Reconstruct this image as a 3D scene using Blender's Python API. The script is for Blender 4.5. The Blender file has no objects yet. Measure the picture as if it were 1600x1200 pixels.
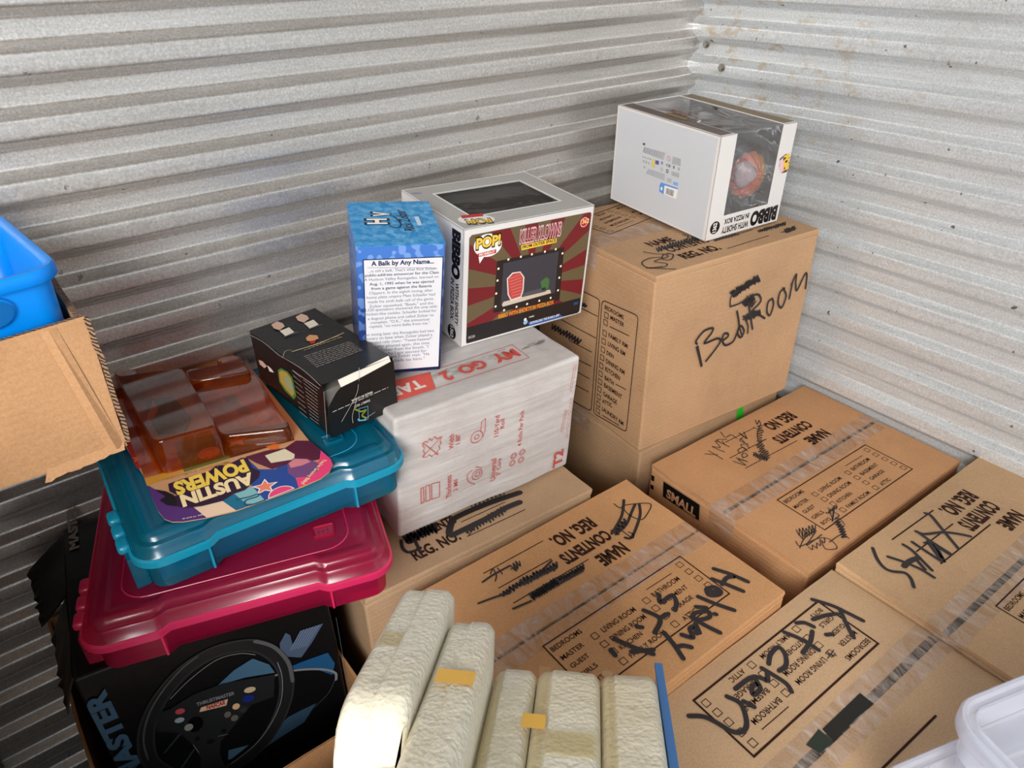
import bpy, bmesh, math, random
from mathutils import Vector, Matrix, noise
random.seed(7)
R = math.radians
C = bpy.context.scene.collection

# ---------------------------------------------------------------- camera
FPX = 1135.12
PITCH, ROLL, YAW = 0.5496, -0.0148, 0.9187
CAM = Vector((-1.2632, -1.0366, 1.0034))
def cam_axes():
    cp, sp, cy, sy = math.cos(PITCH), math.sin(PITCH), math.cos(YAW), math.sin(YAW)
    fw = Vector((cy*cp, sy*cp, -sp)); rt = Vector((sy, -cy, 0)); up = rt.cross(fw)
    cr, sr = math.cos(ROLL), math.sin(ROLL)
    return rt*cr + up*sr, -rt*sr + up*cr, fw
RT, UP, FW = cam_axes()
cam = bpy.data.cameras.new('camera'); camo = bpy.data.objects.new('camera', cam); C.objects.link(camo)
cam.sensor_fit = 'HORIZONTAL'; cam.sensor_width = 36; cam.lens = FPX*36/1600; cam.clip_start = .02
camo.matrix_world = Matrix(((RT.x, UP.x, -FW.x, CAM.x), (RT.y, UP.y, -FW.y, CAM.y), (RT.z, UP.z, -FW.z, CAM.z), (0, 0, 0, 1)))
bpy.context.scene.camera = camo

# ---------------------------------------------------------------- light: daylight through the open side of the unit
sc = bpy.context.scene
sc.view_settings.view_transform = 'Standard'; sc.view_settings.look = 'None'
sc.view_settings.gamma = 1; sc.view_settings.use_curve_mapping = False
sc.view_settings.exposure = 0.30
w = bpy.data.worlds.new('daylight'); sc.world = w; w.use_nodes = True
bg = w.node_tree.nodes['Background']; bg.inputs[0].default_value = (0.84, 0.93, 1.0, 1); bg.inputs[1].default_value = .85
def area(name, loc, target, sx, sy, power, col):
    l = bpy.data.lights.new(name, 'AREA'); l.shape = 'RECTANGLE'; l.size = sx; l.size_y = sy; l.energy = power; l.color = col
    o = bpy.data.objects.new(name, l); C.objects.link(o); o.location = loc
    o.rotation_euler = (Vector(target)-Vector(loc)).to_track_quat('-Z', 'Y').to_euler()
    return o
area('door_daylight', (-2.45, -1.66, 1.60), (-.3, -.35, .40), 1.5, 1.4, 136, (1.0, .975, .94))

# ---------------------------------------------------------------- materials
MATS = {}
def nodes(name):
    m = bpy.data.materials.new(name); m.use_nodes = True; nt = m.node_tree
    return m, nt, nt.nodes['Principled BSDF']
def setin(b, **k):
    for n, v in k.items():
        n = n.replace('_', ' ')
        if n in b.inputs: b.inputs[n].default_value = v
def s2l(c):
    return tuple(((x/255)/12.92 if x/255 <= .04045 else ((x/255+.055)/1.055)**2.4) for x in c) + (1,)
def flat(name, rgb, rough=.6, spec=.3, **k):
    if name in MATS: return MATS[name]
    m, nt, b = nodes(name); setin(b, Base_Color=s2l(rgb), Roughness=rough, Specular_IOR_Level=spec, **k)
    MATS[name] = m; return m
def link(nt, a, b): nt.links.new(a, b)
def texco(nt, scale=(1, 1, 1), kind='Object'):
    tc = nt.nodes.new('ShaderNodeTexCoord'); mp = nt.nodes.new('ShaderNodeMapping'); mp.inputs['Scale'].default_value = scale
    link(nt, tc.outputs[kind], mp.inputs[0]); return mp.outputs[0]
def noi(nt, vec, scale, detail=4, rough=.55, dist=0):
    n = nt.nodes.new('ShaderNodeTexNoise'); link(nt, vec, n.inputs['Vector'])
    n.inputs['Scale'].default_value = scale; n.inputs['Detail'].default_value = detail; n.inputs['Roughness'].default_value = rough
    n.inputs['Distortion'].default_value = dist
    return n.outputs['Fac']
def ramp(nt, fac, stops):
    r = nt.nodes.new('ShaderNodeValToRGB'); link(nt, fac, r.inputs[0]); e = r.color_ramp.elements
    while len(e) < len(stops): e.new(.5)
    for i, (p, c) in enumerate(stops): e[i].position = p; e[i].color = c if len(c) == 4 else tuple(c)+(1,)
    return r.outputs[0]
def mixc(nt, fac, a, b, mode='MIX'):
    n = nt.nodes.new('ShaderNodeMix'); n.data_type = 'RGBA'; n.blend_type = mode
    for i, v in ((0, fac), (6, a), (7, b)):
        if hasattr(v, 'is_output'): link(nt, v, n.inputs[i])
        else: n.inputs[i].default_value = v
    return n.outputs[2]
def bump(nt, b, h, strength=.2, dist=.001):
    n = nt.nodes.new('ShaderNodeBump'); n.inputs['Strength'].default_value = strength; n.inputs['Distance'].default_value = dist
    link(nt, h, n.inputs['Height']); link(nt, n.outputs[0], b.inputs['Normal'])
def math_(nt, op, a, b=0.0):
    n = nt.nodes.new('ShaderNodeMath'); n.operation = op
    for i, v in ((0, a), (1, b)):
        if hasattr(v, 'is_output'): link(nt, v, n.inputs[i])
        else: n.inputs[i].default_value = v
    return n.outputs[0]

def cardboard(name, rgb, flute='z', seed=0):
    if name in MATS: return MATS[name]
    m, nt, b = nodes(name)
    v = texco(nt); 
    mp = nt.nodes.new('ShaderNodeMapping'); mp.inputs['Location'].default_value = (seed*3.1, seed*1.7, seed); link(nt, v, mp.inputs[0]); v2 = mp.outputs[0]
    base = s2l(rgb); dark = tuple(c*.80 for c in base[:3])+(1,); lite = tuple(min(1, c*1.13) for c in base[:3])+(1,)
    c1 = ramp(nt, noi(nt, v2, 5, 5, .6), [(.3, dark), (.5, base), (.72, lite)])
    fib = noi(nt, v2, 420, 2, .6)
    c2 = mixc(nt, .22, c1, ramp(nt, fib, [(.35, tuple(c*.6 for c in base[:3])), (.65, tuple(min(1, c*1.3) for c in base[:3]))]))
    scuff = ramp(nt, noi(nt, v2, 14, 7, .75, .6), [(.60, (0, 0, 0)), (.75, (1, 1, 1))])
    c3 = mixc(nt, math_(nt, 'MULTIPLY', scuff, .35), c2, lite)
    link(nt, c3, b.inputs['Base Color']); setin(b, Roughness=.72, Specular_IOR_Level=.25)
    wv = nt.nodes.new('ShaderNodeTexWave'); wv.bands_direction = 'Z' if flute == 'z' else 'X'; link(nt, texco(nt), wv.inputs['Vector']); wv.inputs['Scale'].default_value = 40; wv.inputs['Distortion'].default_value = .3
    h = math_(nt, 'ADD', math_(nt, 'MULTIPLY', wv.outputs['Fac'], .12), math_(nt, 'MULTIPLY', noi(nt, v2, 9, 6, .7, .4), 1.4))
    bump(nt, b, h, .55, .0022)
    MATS[name] = m; return m

def galvanised(name, warm, rust, dirt):
    m, nt, b = nodes(name); up = 14 if rust else 0  # base lifted on the right wall: its stronger daylight put into the colour
    v = texco(nt)
    sp = ramp(nt, noi(nt, v, 320, 3, .7), [(.30, s2l((190+up, 191+up, 192+up))), (.5, s2l((210+up, 211+up, 213+up))), (.72, s2l((234+up, 236+up, 240+up)))])
    sv = texco(nt, (1.5, 1.5, 60))
    st = ramp(nt, noi(nt, sv, 3, 5, .6), [(.3, (.80, .79, .77)), (.6, (1, 1, 1))])
    c = mixc(nt, .75, sp, st, 'MULTIPLY')
    c = mixc(nt, 1.0, c, warm, 'MULTIPLY')
    big = ramp(nt, noi(nt, texco(nt, (1, 1, 3)), 2.6, 4, .55), [(.35, (.90, .89, .88)), (.65, (1.0, 1.0, 1.0))])
    c = mixc(nt, .8, c, big, 'MULTIPLY')
    if rust:
        z = nt.nodes.new('ShaderNodeTexCoord'); sep = nt.nodes.new('ShaderNodeSeparateXYZ'); link(nt, z.outputs['Object'], sep.inputs[0])
        zz = nt.nodes.new('ShaderNodeMapRange'); link(nt, sep.outputs[2], zz.inputs[0]); zz.inputs[1].default_value = .45; zz.inputs[2].default_value = .75
        rm = ramp(nt, noi(nt, texco(nt, (1, 1, 1.6)), 26, 5, .65), [(.55, (0, 0, 0)), (.66, (1, 1, 1))])
        yy = nt.nodes.new('ShaderNodeMapRange'); link(nt, sep.outputs[1], yy.inputs[0]); yy.inputs[1].default_value = -.62; yy.inputs[2].default_value = -.18
        c = mixc(nt, math_(nt, 'MULTIPLY', math_(nt, 'MULTIPLY', math_(nt, 'MULTIPLY', rm, zz.outputs[0]), yy.outputs[0]), .6), c, s2l((186, 160, 118)))
    sk = ramp(nt, noi(nt, v, 55, 3, .5), [(.715, (0, 0, 0)), (.735, (1, 1, 1))])
    c = mixc(nt, math_(nt, 'MULTIPLY', sk, dirt), c, s2l((52, 44, 36)))
    link(nt, c, b.inputs['Base Color'])
    rr = ramp(nt, noi(nt, v, 60, 4, .6), [(.3, (.27,)*3), (.7, (.42,)*3)]); link(nt, rr, b.inputs['Roughness'])
    setin(b, Metallic=.36 if rust else .70, Specular_IOR_Level=.5)
    h = math_(nt, 'ADD', math_(nt, 'MULTIPLY', noi(nt, v, 300, 3, .6), .05), math_(nt, 'MULTIPLY', noi(nt, texco(nt, (1, 1, 3)), 7, 3, .5), .5))
    bump(nt, b, h, .4, .002)
    return m
M_WL = galvanised('galvanised_left', (.95, .90, .845, 1), False, .55)
M_WR = galvanised('galvanised_right', (.94, .98, 1.0, 1), True, .8)  # lighter, cooler copy, with brighter daylight painted into it

def plastic_clear(name, rgb, dens=.55, body=.45, rough=.28, gloss=.10, fres=.32):
    """tinted see-through plastic: tinted transparency + scattering + a glossy skin"""
    if name in MATS: return MATS[name]
    m = bpy.data.materials.new(name); m.use_nodes = True; nt = m.node_tree; nt.nodes.clear()
    out = nt.nodes.new('ShaderNodeOutputMaterial')
    tr = nt.nodes.new('ShaderNodeBsdfTransparent'); c = s2l(rgb)
    tr.inputs[0].default_value = tuple(x**dens for x in c[:3])+(1,)
    df = nt.nodes.new('ShaderNodeBsdfDiffuse'); df.inputs[0].default_value = c
    tl = nt.nodes.new('ShaderNodeBsdfTranslucent'); tl.inputs[0].default_value = c
    m1 = nt.nodes.new('ShaderNodeMixShader'); m1.inputs[0].default_value = .45; link(nt, df.outputs[0], m1.inputs[1]); link(nt, tl.outputs[0], m1.inputs[2])
    m2 = nt.nodes.new('ShaderNodeMixShader'); m2.inputs[0].default_value = body; link(nt, tr.outputs[0], m2.inputs[1]); link(nt, m1.outputs[0], m2.inputs[2])
    gl = nt.nodes.new('ShaderNodeBsdfGlossy'); gl.inputs['Roughness'].default_value = rough; gl.inputs['Color'].default_value = (1, 1, 1, 1)
    lw = nt.nodes.new('ShaderNodeLayerWeight'); lw.inputs[0].default_value = .35
    f = math_(nt, 'ADD', math_(nt, 'MULTIPLY', lw.outputs['Fresnel'], fres), gloss)
    m3 = nt.nodes.new('ShaderNodeMixShader'); link(nt, f, m3.inputs[0]); link(nt, m2.outputs[0], m3.inputs[1]); link(nt, gl.outputs[0], m3.inputs[2])
    link(nt, m3.outputs[0], out.inputs[0]); MATS[name] = m; return m

def tape_mat(name='packing_tape', haze=.34, col=(232, 214, 200)):
    if name in MATS: return MATS[name]
    m = bpy.data.materials.new(name); m.use_nodes = True; nt = m.node_tree; nt.nodes.clear()
    out = nt.nodes.new('ShaderNodeOutputMaterial'); tr = nt.nodes.new('ShaderNodeBsdfTransparent'); tr.inputs[0].default_value = (.97, .95, .93, 1)
    df = nt.nodes.new('ShaderNodeBsdfDiffuse'); df.inputs[0].default_value = s2l(col)
    n = ramp(nt, noi(nt, texco(nt, (1, .30, 1)), 34, 7, .75, 1.5), [(.42, (.03,)*3), (.76, (haze*2.2,)*3)])
    m2 = nt.nodes.new('ShaderNodeMixShader'); link(nt, n, m2.inputs[0]); link(nt, tr.outputs[0], m2.inputs[1]); link(nt, df.outputs[0], m2.inputs[2])
    gl = nt.nodes.new('ShaderNodeBsdfGlossy'); gl.inputs['Roughness'].default_value = .30
    bp = nt.nodes.new('ShaderNodeBump'); bp.inputs['Strength'].default_value = .6; bp.inputs['Distance'].default_value = .0015; link(nt, noi(nt, texco(nt), 45, 4, .6), bp.inputs['Height']); link(nt, bp.outputs[0], gl.inputs['Normal'])
    lw = nt.nodes.new('ShaderNodeLayerWeight'); lw.inputs[0].default_value = .3
    f = math_(nt, 'ADD', math_(nt, 'MULTIPLY', lw.outputs['Fresnel'], .22), .02)
    m3 = nt.nodes.new('ShaderNodeMixShader'); link(nt, f, m3.inputs[0]); link(nt, m2.outputs[0], m3.inputs[1]); link(nt, gl.outputs[0], m3.inputs[2])
    link(nt, m3.outputs[0], out.inputs[0]); MATS[name] = m; return m

INK = flat('ink_brown', (52, 30, 22), .7, .15)
MARK = flat('marker_black', (46, 41, 43), .55, .35)
BLACK = flat('ink_black', (14, 13, 15), .4, .4)
WHITE = flat('white_print', (238, 236, 234), .45, .3)

# ---------------------------------------------------------------- object helpers
def tag(o, label=None, cat=None, group=None, kind=None):
    if label: o['label'] = label
    if cat: o['category'] = cat
    if group: o['group'] = group
    if kind: o['kind'] = kind
    return o
def mesh_obj(name, verts, faces, mats, parent=None, mi=None, smooth=False):
    me = bpy.data.meshes.new(name); me.from_pydata([tuple(v) for v in verts], [], faces)
    for m in (mats if isinstance(mats, (list, tuple)) else [mats]): me.materials.append(m)
    if mi: me.polygons.foreach_set('material_index', mi)
    if smooth: me.polygons.foreach_set('use_smooth', [True]*len(me.polygons))
    me.update(); o = bpy.data.objects.new(name, me); C.objects.link(o)
    if parent: o.parent = parent
    return o
def bm_obj(name, bm, mats, parent=None, smooth=False):
    bmesh.ops.recalc_face_normals(bm, faces=bm.faces)
    me = bpy.data.meshes.new(name); bm.to_mesh(me); bm.free()
    for m in (mats if isinstance(mats, (list, tuple)) else [mats]): me.materials.append(m)
    if smooth: me.polygons.foreach_set('use_smooth', [True]*len(me.polygons))
    o = bpy.data.objects.new(name, me); C.objects.link(o)
    if parent: o.parent = parent
    return o
def bm_box(bm, x0, x1, y0, y1, z0, z1, bev=0, seg=2):
    r = bmesh.ops.create_cube(bm, size=1); vs = r['verts']
    for v in vs: v.co = Vector(((x0+x1)/2+v.co.x*(x1-x0), (y0+y1)/2+v.co.y*(y1-y0), (z0+z1)/2+v.co.z*(z1-z0)))
    if bev:
        es = list({e for v in vs for e in v.link_edges})
        bmesh.ops.bevel(bm, geom=es, offset=bev, segments=seg, profile=.5, affect='EDGES')
    return vs
def box(name, x0, x1, y0, y1, z0, z1, mat, parent=None, bev=0, seg=2, smooth=False):
    bm = bmesh.new(); bm_box(bm, x0, x1, y0, y1, z0, z1, bev, seg); return bm_obj(name, bm, mat, parent, smooth)
def rough_up(o, cuts, amp, freq, seed=0, edge_amp=0):
    """subdivide and push the surface about a little: dents and soft edges"""
    bm = bmesh.new(); bm.from_mesh(o.data)
    bmesh.ops.subdivide_edges(bm, edges=bm.edges[:], cuts=cuts, use_grid_fill=True)
    for v in bm.verts:
        p = v.co*freq+Vector((seed, seed*2.3, seed*.7)); v.co += noise.noise_vector(p)*amp
    bm.to_mesh(o.data); bm.free(); return o

class Thing:
    """an Empty at the thing's base; box-like things use the local frame of their lower front-left corner plus (L/2, W/2)"""
    def __init__(s, name, label, cat, corner, yaw, L, W, H, tx=0, ty=0, group=None):
        s.L, s.W, s.H = L, W, H
        rot = Matrix.Rotation(yaw, 4, 'Z') @ Matrix.Rotation(ty, 4, 'Y') @ Matrix.Rotation(tx, 4, 'X')
        s.M = Matrix.Translation(Vector(corner)) @ rot @ Matrix.Translation((L/2, W/2, 0)); s.Mi = s.M.inverted()
        s.e = bpy.data.objects.new(name, None); s.e.empty_display_size = .05; C.objects.link(s.e); s.e.matrix_world = s.M
        tag(s.e, label, cat, group)
    def face(s, side):
        L, W, H = s.L/2, s.W/2, s.H
        X, Y, Z = Vector((1, 0, 0)), Vector((0, 1, 0)), Vector((0, 0, 1))
        return {'top': Face(s, Vector((0, 0, H)), X, Y), 'front': Face(s, Vector((0, -W, H/2)), X, Z),
                'left': Face(s, Vector((-L, 0, H/2)), -Y, Z), 'right': Face(s, Vector((L, 0, H/2)), Y, Z)}[side]
class Face:
    """a flat face of a thing in its local frame; px() finds where a sight line of the photograph meets it"""
    def __init__(s, t, O, U, V): s.t, s.O, s.U, s.V, s.N = t, O, U, V, U.cross(V)
    def px(s, x, y):
        d = FW + RT*((x-800)/FPX) + UP*((600-y)/FPX)
        o = s.t.Mi @ CAM; d = s.t.Mi.to_3x3() @ d
        k = (s.O-o).dot(s.N)/d.dot(s.N); p = o+d*k-s.O
        return Vector((p.dot(s.U), p.dot(s.V)))
    def at(s, uv, off=0): return s.O + s.U*uv[0] + s.V*uv[1] + s.N*off

_glyph = {}
def text_mesh(txt, bold=0):
    k = (txt, bold)
    if k in _glyph: return _glyph[k]
    cu = bpy.data.curves.new('t', 'FONT'); cu.body = txt; cu.size = 1; cu.resolution_u = 3; cu.offset = bold
    o = bpy.data.objects.new('t', cu); C.objects.link(o); dg = bpy.context.evaluated_depsgraph_get()
    me = bpy.data.meshes.new_from_object(o.evaluated_get(dg))
    vs = [(v.co.x, v.co.y) for v in me.vertices]; fs = [tuple(p.vertices) for p in me.polygons]
    bpy.data.objects.remove(o); bpy.data.curves.remove(cu); bpy.data.meshes.remove(me)
    _glyph[k] = (vs, fs); return _glyph[k]
CAP = None
def cap():
    global CAP
    if CAP is None: CAP = max(v[1] for v in text_mesh('H')[0])
    return CAP

def smooth_line(p, n=6):
    if len(p) < 3: return p
    out = []
    for i in range(len(p)-1):
        a, b, c, d = p[max(i-1, 0)], p[i], p[i+1], p[min(i+2, len(p)-1)]
        for k in range(n):
            t = k/n; out.append(.5*((2*b)+(c-a)*t+(2*a-5*b+4*c-d)*t*t+(3*b-a-3*c+d)*t**3))
    out.append(p[-1]); return out

class Decal:
    """flat print on a face, gathered into one mesh; crop=(x0, y0, scale) says how the points were read off"""
    def __init__(s, face, crop=(0, 0, 1), off=.0004):
        s.f, s.c, s.off = face, crop, off; s.v, s.fc, s.mi, s.m = [], [], [], []
        s.calls = []
    def P(s, p): return s.f.px(s.c[0]+p[0]/s.c[2], s.c[1]+p[1]/s.c[2])
    def eps(s): return (len(s.calls) % 8)*.0000125
    def _m(s, m):
        if m not in s.m: s.m.append(m)
        return s.m.index(m)
    def uvpoly(s, pts, m, lvl=0):
        s.calls.append((len(s.v), len(s.fc))); b = len(s.v); s.v += [s.f.at(p, s.off+lvl*.00012+s.eps()) for p in pts]; s.fc.append(tuple(range(b, b+len(pts)))); s.mi.append(s._m(m))
    def poly(s, pts, m, lvl=0): s.uvpoly([s.P(p) for p in pts], m, lvl)
    def uvline(s, P, wd, m, lvl=0, closed=False, caps=True):
        P = [Vector(p) for p in P]
        if closed: P = P+[P[0]]
        k = s._m(m); s.calls.append((len(s.v), len(s.fc))); ep = s.eps()
        ws = wd if isinstance(wd, (list, tuple)) else None
        b = len(s.v); n = len(P)
        for i in range(n):
            if closed and i in (0, n-1): t1 = (P[1]-P[0]).normalized(); t0 = (P[0]-P[n-2]).normalized()
            else: t1 = (P[min(i+1, n-1)]-P[min(i, n-2)]); t0 = P[max(i, 1)]-P[max(i-1, 0)]; t1.normalize(); t0.normalize()
            t = (t0+t1)
            if t.length < 1e-6: t = t1.copy()
            t.normalize(); nn = Vector((-t.y, t.x)); hw = (ws[i*(len(ws)-1)//max(n-1, 1)] if ws else wd)/2
            mit = 1/max(.5, nn.dot(Vector((-t1.y, t1.x))))
            s.v += [s.f.at(P[i]+nn*hw*mit, s.off+lvl*.00012+ep), s.f.at(P[i]-nn*hw*mit, s.off+lvl*.00012+ep)]
        for i in range(n-1): s.fc.append((b+2*i, b+2*i+1, b+2*i+3, b+2*i+2)); s.mi.append(k)
        if caps and not closed:
            for e, w_ in ((P[0], ws[0] if ws else wd), (P[-1], ws[-1] if ws else wd)):
                s.uvpoly([e+Vector((math.cos(a), math.sin(a)))*w_/2 for a in [j*math.pi/4 for j in range(8)]], m, lvl)
    def line(s, pts, wd, m, lvl=0, closed=False, sm=False, caps=True):
        P = [s.P(p) for p in pts]
        if sm: P = smooth_line(P)
        s.uvline(P, wd, m, lvl, closed, caps)
    def pen(s, strokes, wd, m=None, lvl=2):
        for st in strokes: s.line(st, wd, m or MARK, lvl, sm=True)
    def rect(s, pts, wd, m, lvl=0): s.line(pts, wd, m, lvl, closed=True)
    def disc(s, c, r, m, lvl=0, n=20, ry=None):
        c = s.P(c); s.uvpoly([c+Vector((math.cos(2*math.pi*i/n)*r, math.sin(2*math.pi*i/n)*(ry or r))) for i in range(n)], m, lvl)
    def ring(s, c, r, wd, m, lvl=0, n=24):
        c = s.P(c); s.uvline([c+Vector((math.cos(2*math.pi*i/n)*r, math.sin(2*math.pi*i/n)*r)) for i in range(n)], wd, m, lvl, closed=True)
    def uvtext(s, txt, o, d, length, h, m, bold=0, lvl=0, shear=0):
        """baseline start o, unit direction d, run length and cap height in metres"""
        vs, fs = text_mesh(txt, bold)
        if not vs: return
        x0 = min(v[0] for v in vs); x1 = max(v[0] for v in vs); sx = length/(x1-x0); sy = h/cap(); n = Vector((-d.y, d.x)); k = s._m(m)
        s.calls.append((len(s.v), len(s.fc))); b = len(s.v); s.v += [s.f.at(o+d*((x-x0)*sx+shear*y*sy)+n*(y*sy), s.off+lvl*.00012) for x, y in vs]
        s.fc += [tuple(b+i for i in f) for f in fs]; s.mi += [k]*len(fs)
    def text(s, txt, p0, p1, ph, m, bold=0, lvl=0, snap=True, shear=0):
        """p0, p1: ends of the baseline, ph: a point at the height of the capitals"""
        a, b, c = s.P(p0), s.P(p1), s.P(ph); d = b-a; Ln = d.length; d.normalize()
        if snap:
            g = math.atan2(d.y, d.x); q = round(g/(math.pi/2))*math.pi/2
            if abs(g-q) < R(9): d = Vector((math.cos(q), math.sin(q)))
        n = Vector((-d.y, d.x)); h = abs((c-a).dot(n)); s.uvtext(txt, a, d, Ln, h, m, bold, lvl, shear)
    def done(s, name, parent, label=None):
        """one part for each separate patch of print"""
        s.calls.append((len(s.v), len(s.fc)))
        cl = []
        for k in range(len(s.calls)-1):
            v0, f0 = s.calls[k]; v1, f1 = s.calls[k+1]
            if v1 == v0: continue
            vs = s.v[v0:v1]; lo = [min(v[i] for v in vs) for i in range(3)]; hi = [max(v[i] for v in vs) for i in range(3)]
            cl.append([lo, hi, max(hi[i]-lo[i] for i in range(3)), [k]])
        par = list(range(len(cl)))
        def find(i):
            while par[i] != i: i = par[i]
            return i
        for i in range(len(cl)):
            for j in range(i):
                g = math.sqrt(sum(max(0, cl[i][0][q]-cl[j][1][q], cl[j][0][q]-cl[i][1][q])**2 for q in range(3)))
                if g <= (max(.019, .45*max(cl[i][2], cl[j][2])) if name != 'printed_icons' else .012): par[find(i)] = find(j)
        groups = {}
        for i in range(len(cl)): groups.setdefault(find(i), []).extend(cl[i][3])
        outs = []
        for g in groups.values():
            vs = []; fs = []; mi = []
            for k in sorted(g):
                v0, f0 = s.calls[k]; v1, f1 = s.calls[k+1]; b = len(vs)-v0; vs += s.v[v0:v1]
                fs += [tuple(i+b for i in f) for f in s.fc[f0:f1]]; mi += s.mi[f0:f1]
            o = mesh_obj(name, vs, fs, s.m, parent, mi)
            if label: o['label'] = label
            outs.append(o)
        return outs
# ================================================================ SETTING
FLOOR = -.25
P_ = .0677; DEP = .0135; SL = .0105
def corr_profile(ztop, n):
    """(depth, z) points going down from ztop; 0 = recessed sheet, DEP = crown towards the room"""
    pts = []; fl = (P_-2*SL)/2; r = .0022
    for k in range(n):
        z = ztop-k*P_
        # up-facing slope starts at z, crown, down-facing slope, recess
        b1, b2, b3, b4 = z, z-SL, z-SL-fl, z-2*SL-fl
        for dd, zz in ((0, b1+.0040), (0, b1+.0022), (.0006, b1+.0004), (.0020, b1-.0014), (DEP-.0020, b2+.0014), (DEP-.0006, b2-.0004), (DEP, b2-.0022), (DEP, b2-.0040),
                       (DEP+.0004, (b2+b3)/2), (DEP, b3+.0040), (DEP, b3+.0022), (DEP-.0006, b3+.0004), (DEP-.0020, b3-.0014), (.0020, b4+.0014), (.0006, b4-.0004), (0, b4-.0022), (0, b4-.0040), (-.0004, (b4+z-P_)/2)):
            pts.append((dd, zz))
    return pts
def corr_wall(name, ztop, n, axis, a0, a1, steps, mat, flip=1, pos=0):
    prof = corr_profile(ztop, n); vs = []; fs = []
    for i in range(steps+1):
        a = a0+(a1-a0)*i/steps
        for d, z in prof:
            wob = .0012*noise.noise(Vector((a*3, z*4, pos+1.3)))
            d2 = pos+flip*(d+wob)
            vs.append((a, -d2, z) if axis == 'x' else (-d2, a, z))
    m = len(prof)
    for i in range(steps):
        for j in range(m-1): b = i*m+j; fs.append((b, b+m, b+m+1, b+1))
    o = mesh_obj(name, vs, fs, mat, None, smooth=True); o['kind'] = 'structure'
    md = o.modifiers.new('n', 'WEIGHTED_NORMAL'); md.weight = 50; md.keep_sharp = False; return o
ZL, ZR = .9143+P_*18, .8691+P_*18
wl = corr_wall('wall_left', ZL, 37, 'x', -2.6, .03, 90, M_WL)
wr = corr_wall('wall_right', ZR, 37, 'y', -2.6, .002, 90, M_WR)
M_DARKW = flat('old_metal', (150, 146, 138), .6, .4, Metallic=.4)
corr_wall('wall_back', ZL, 37, 'y', -2.6, .0, 20, M_DARKW, flip=-1, pos=2.6)
mc, nt, b = nodes('concrete'); v = texco(nt)
link(nt, ramp(nt, noi(nt, v, 9, 6, .65), [(.3, s2l((96, 92, 88))), (.7, s2l((140, 136, 130)))]), b.inputs['Base Color']); setin(b, Roughness=.85); bump(nt, b, noi(nt, v, 60, 5, .6), .3, .002)
tag(box('floor', -3.2, .06, -4.5, .06, FLOOR-.06, FLOOR, mc), kind='structure')
tag(box('ceiling', -2.7, .06, -2.6, .06, 1.9, 1.93, flat('ceiling_metal', (120, 112, 100), .6, .4, Metallic=.3)), kind='structure')
# screws of the right wall
M_SC = flat('screw_zinc', (150, 148, 142), .35, .6, Metallic=.8)
def wall_pt(x, y, off):
    d = FW + RT*((x-800)/FPX) + UP*((600-y)/FPX); k = (-off-CAM.x)/d.x; return CAM+d*k
for (x, y, off) in ((1104, 69, 0), (1128, 106, DEP)):
    p = wall_pt(x, y, off); bm = bmesh.new()
    bmesh.ops.create_cone(bm, cap_ends=True, segments=6, radius1=.0052, radius2=.0048, depth=.006, matrix=Matrix.Translation((p.x-.003, p.y, p.z)) @ Matrix.Rotation(R(90), 4, 'Y'))
    bmesh.ops.create_cone(bm, cap_ends=True, segments=16, radius1=.0078, radius2=.0074, depth=.0016, matrix=Matrix.Translation((p.x-.0008, p.y, p.z)) @ Matrix.Rotation(R(90), 4, 'Y'))
    bm_obj('screw', bm, M_SC, wr)

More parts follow.
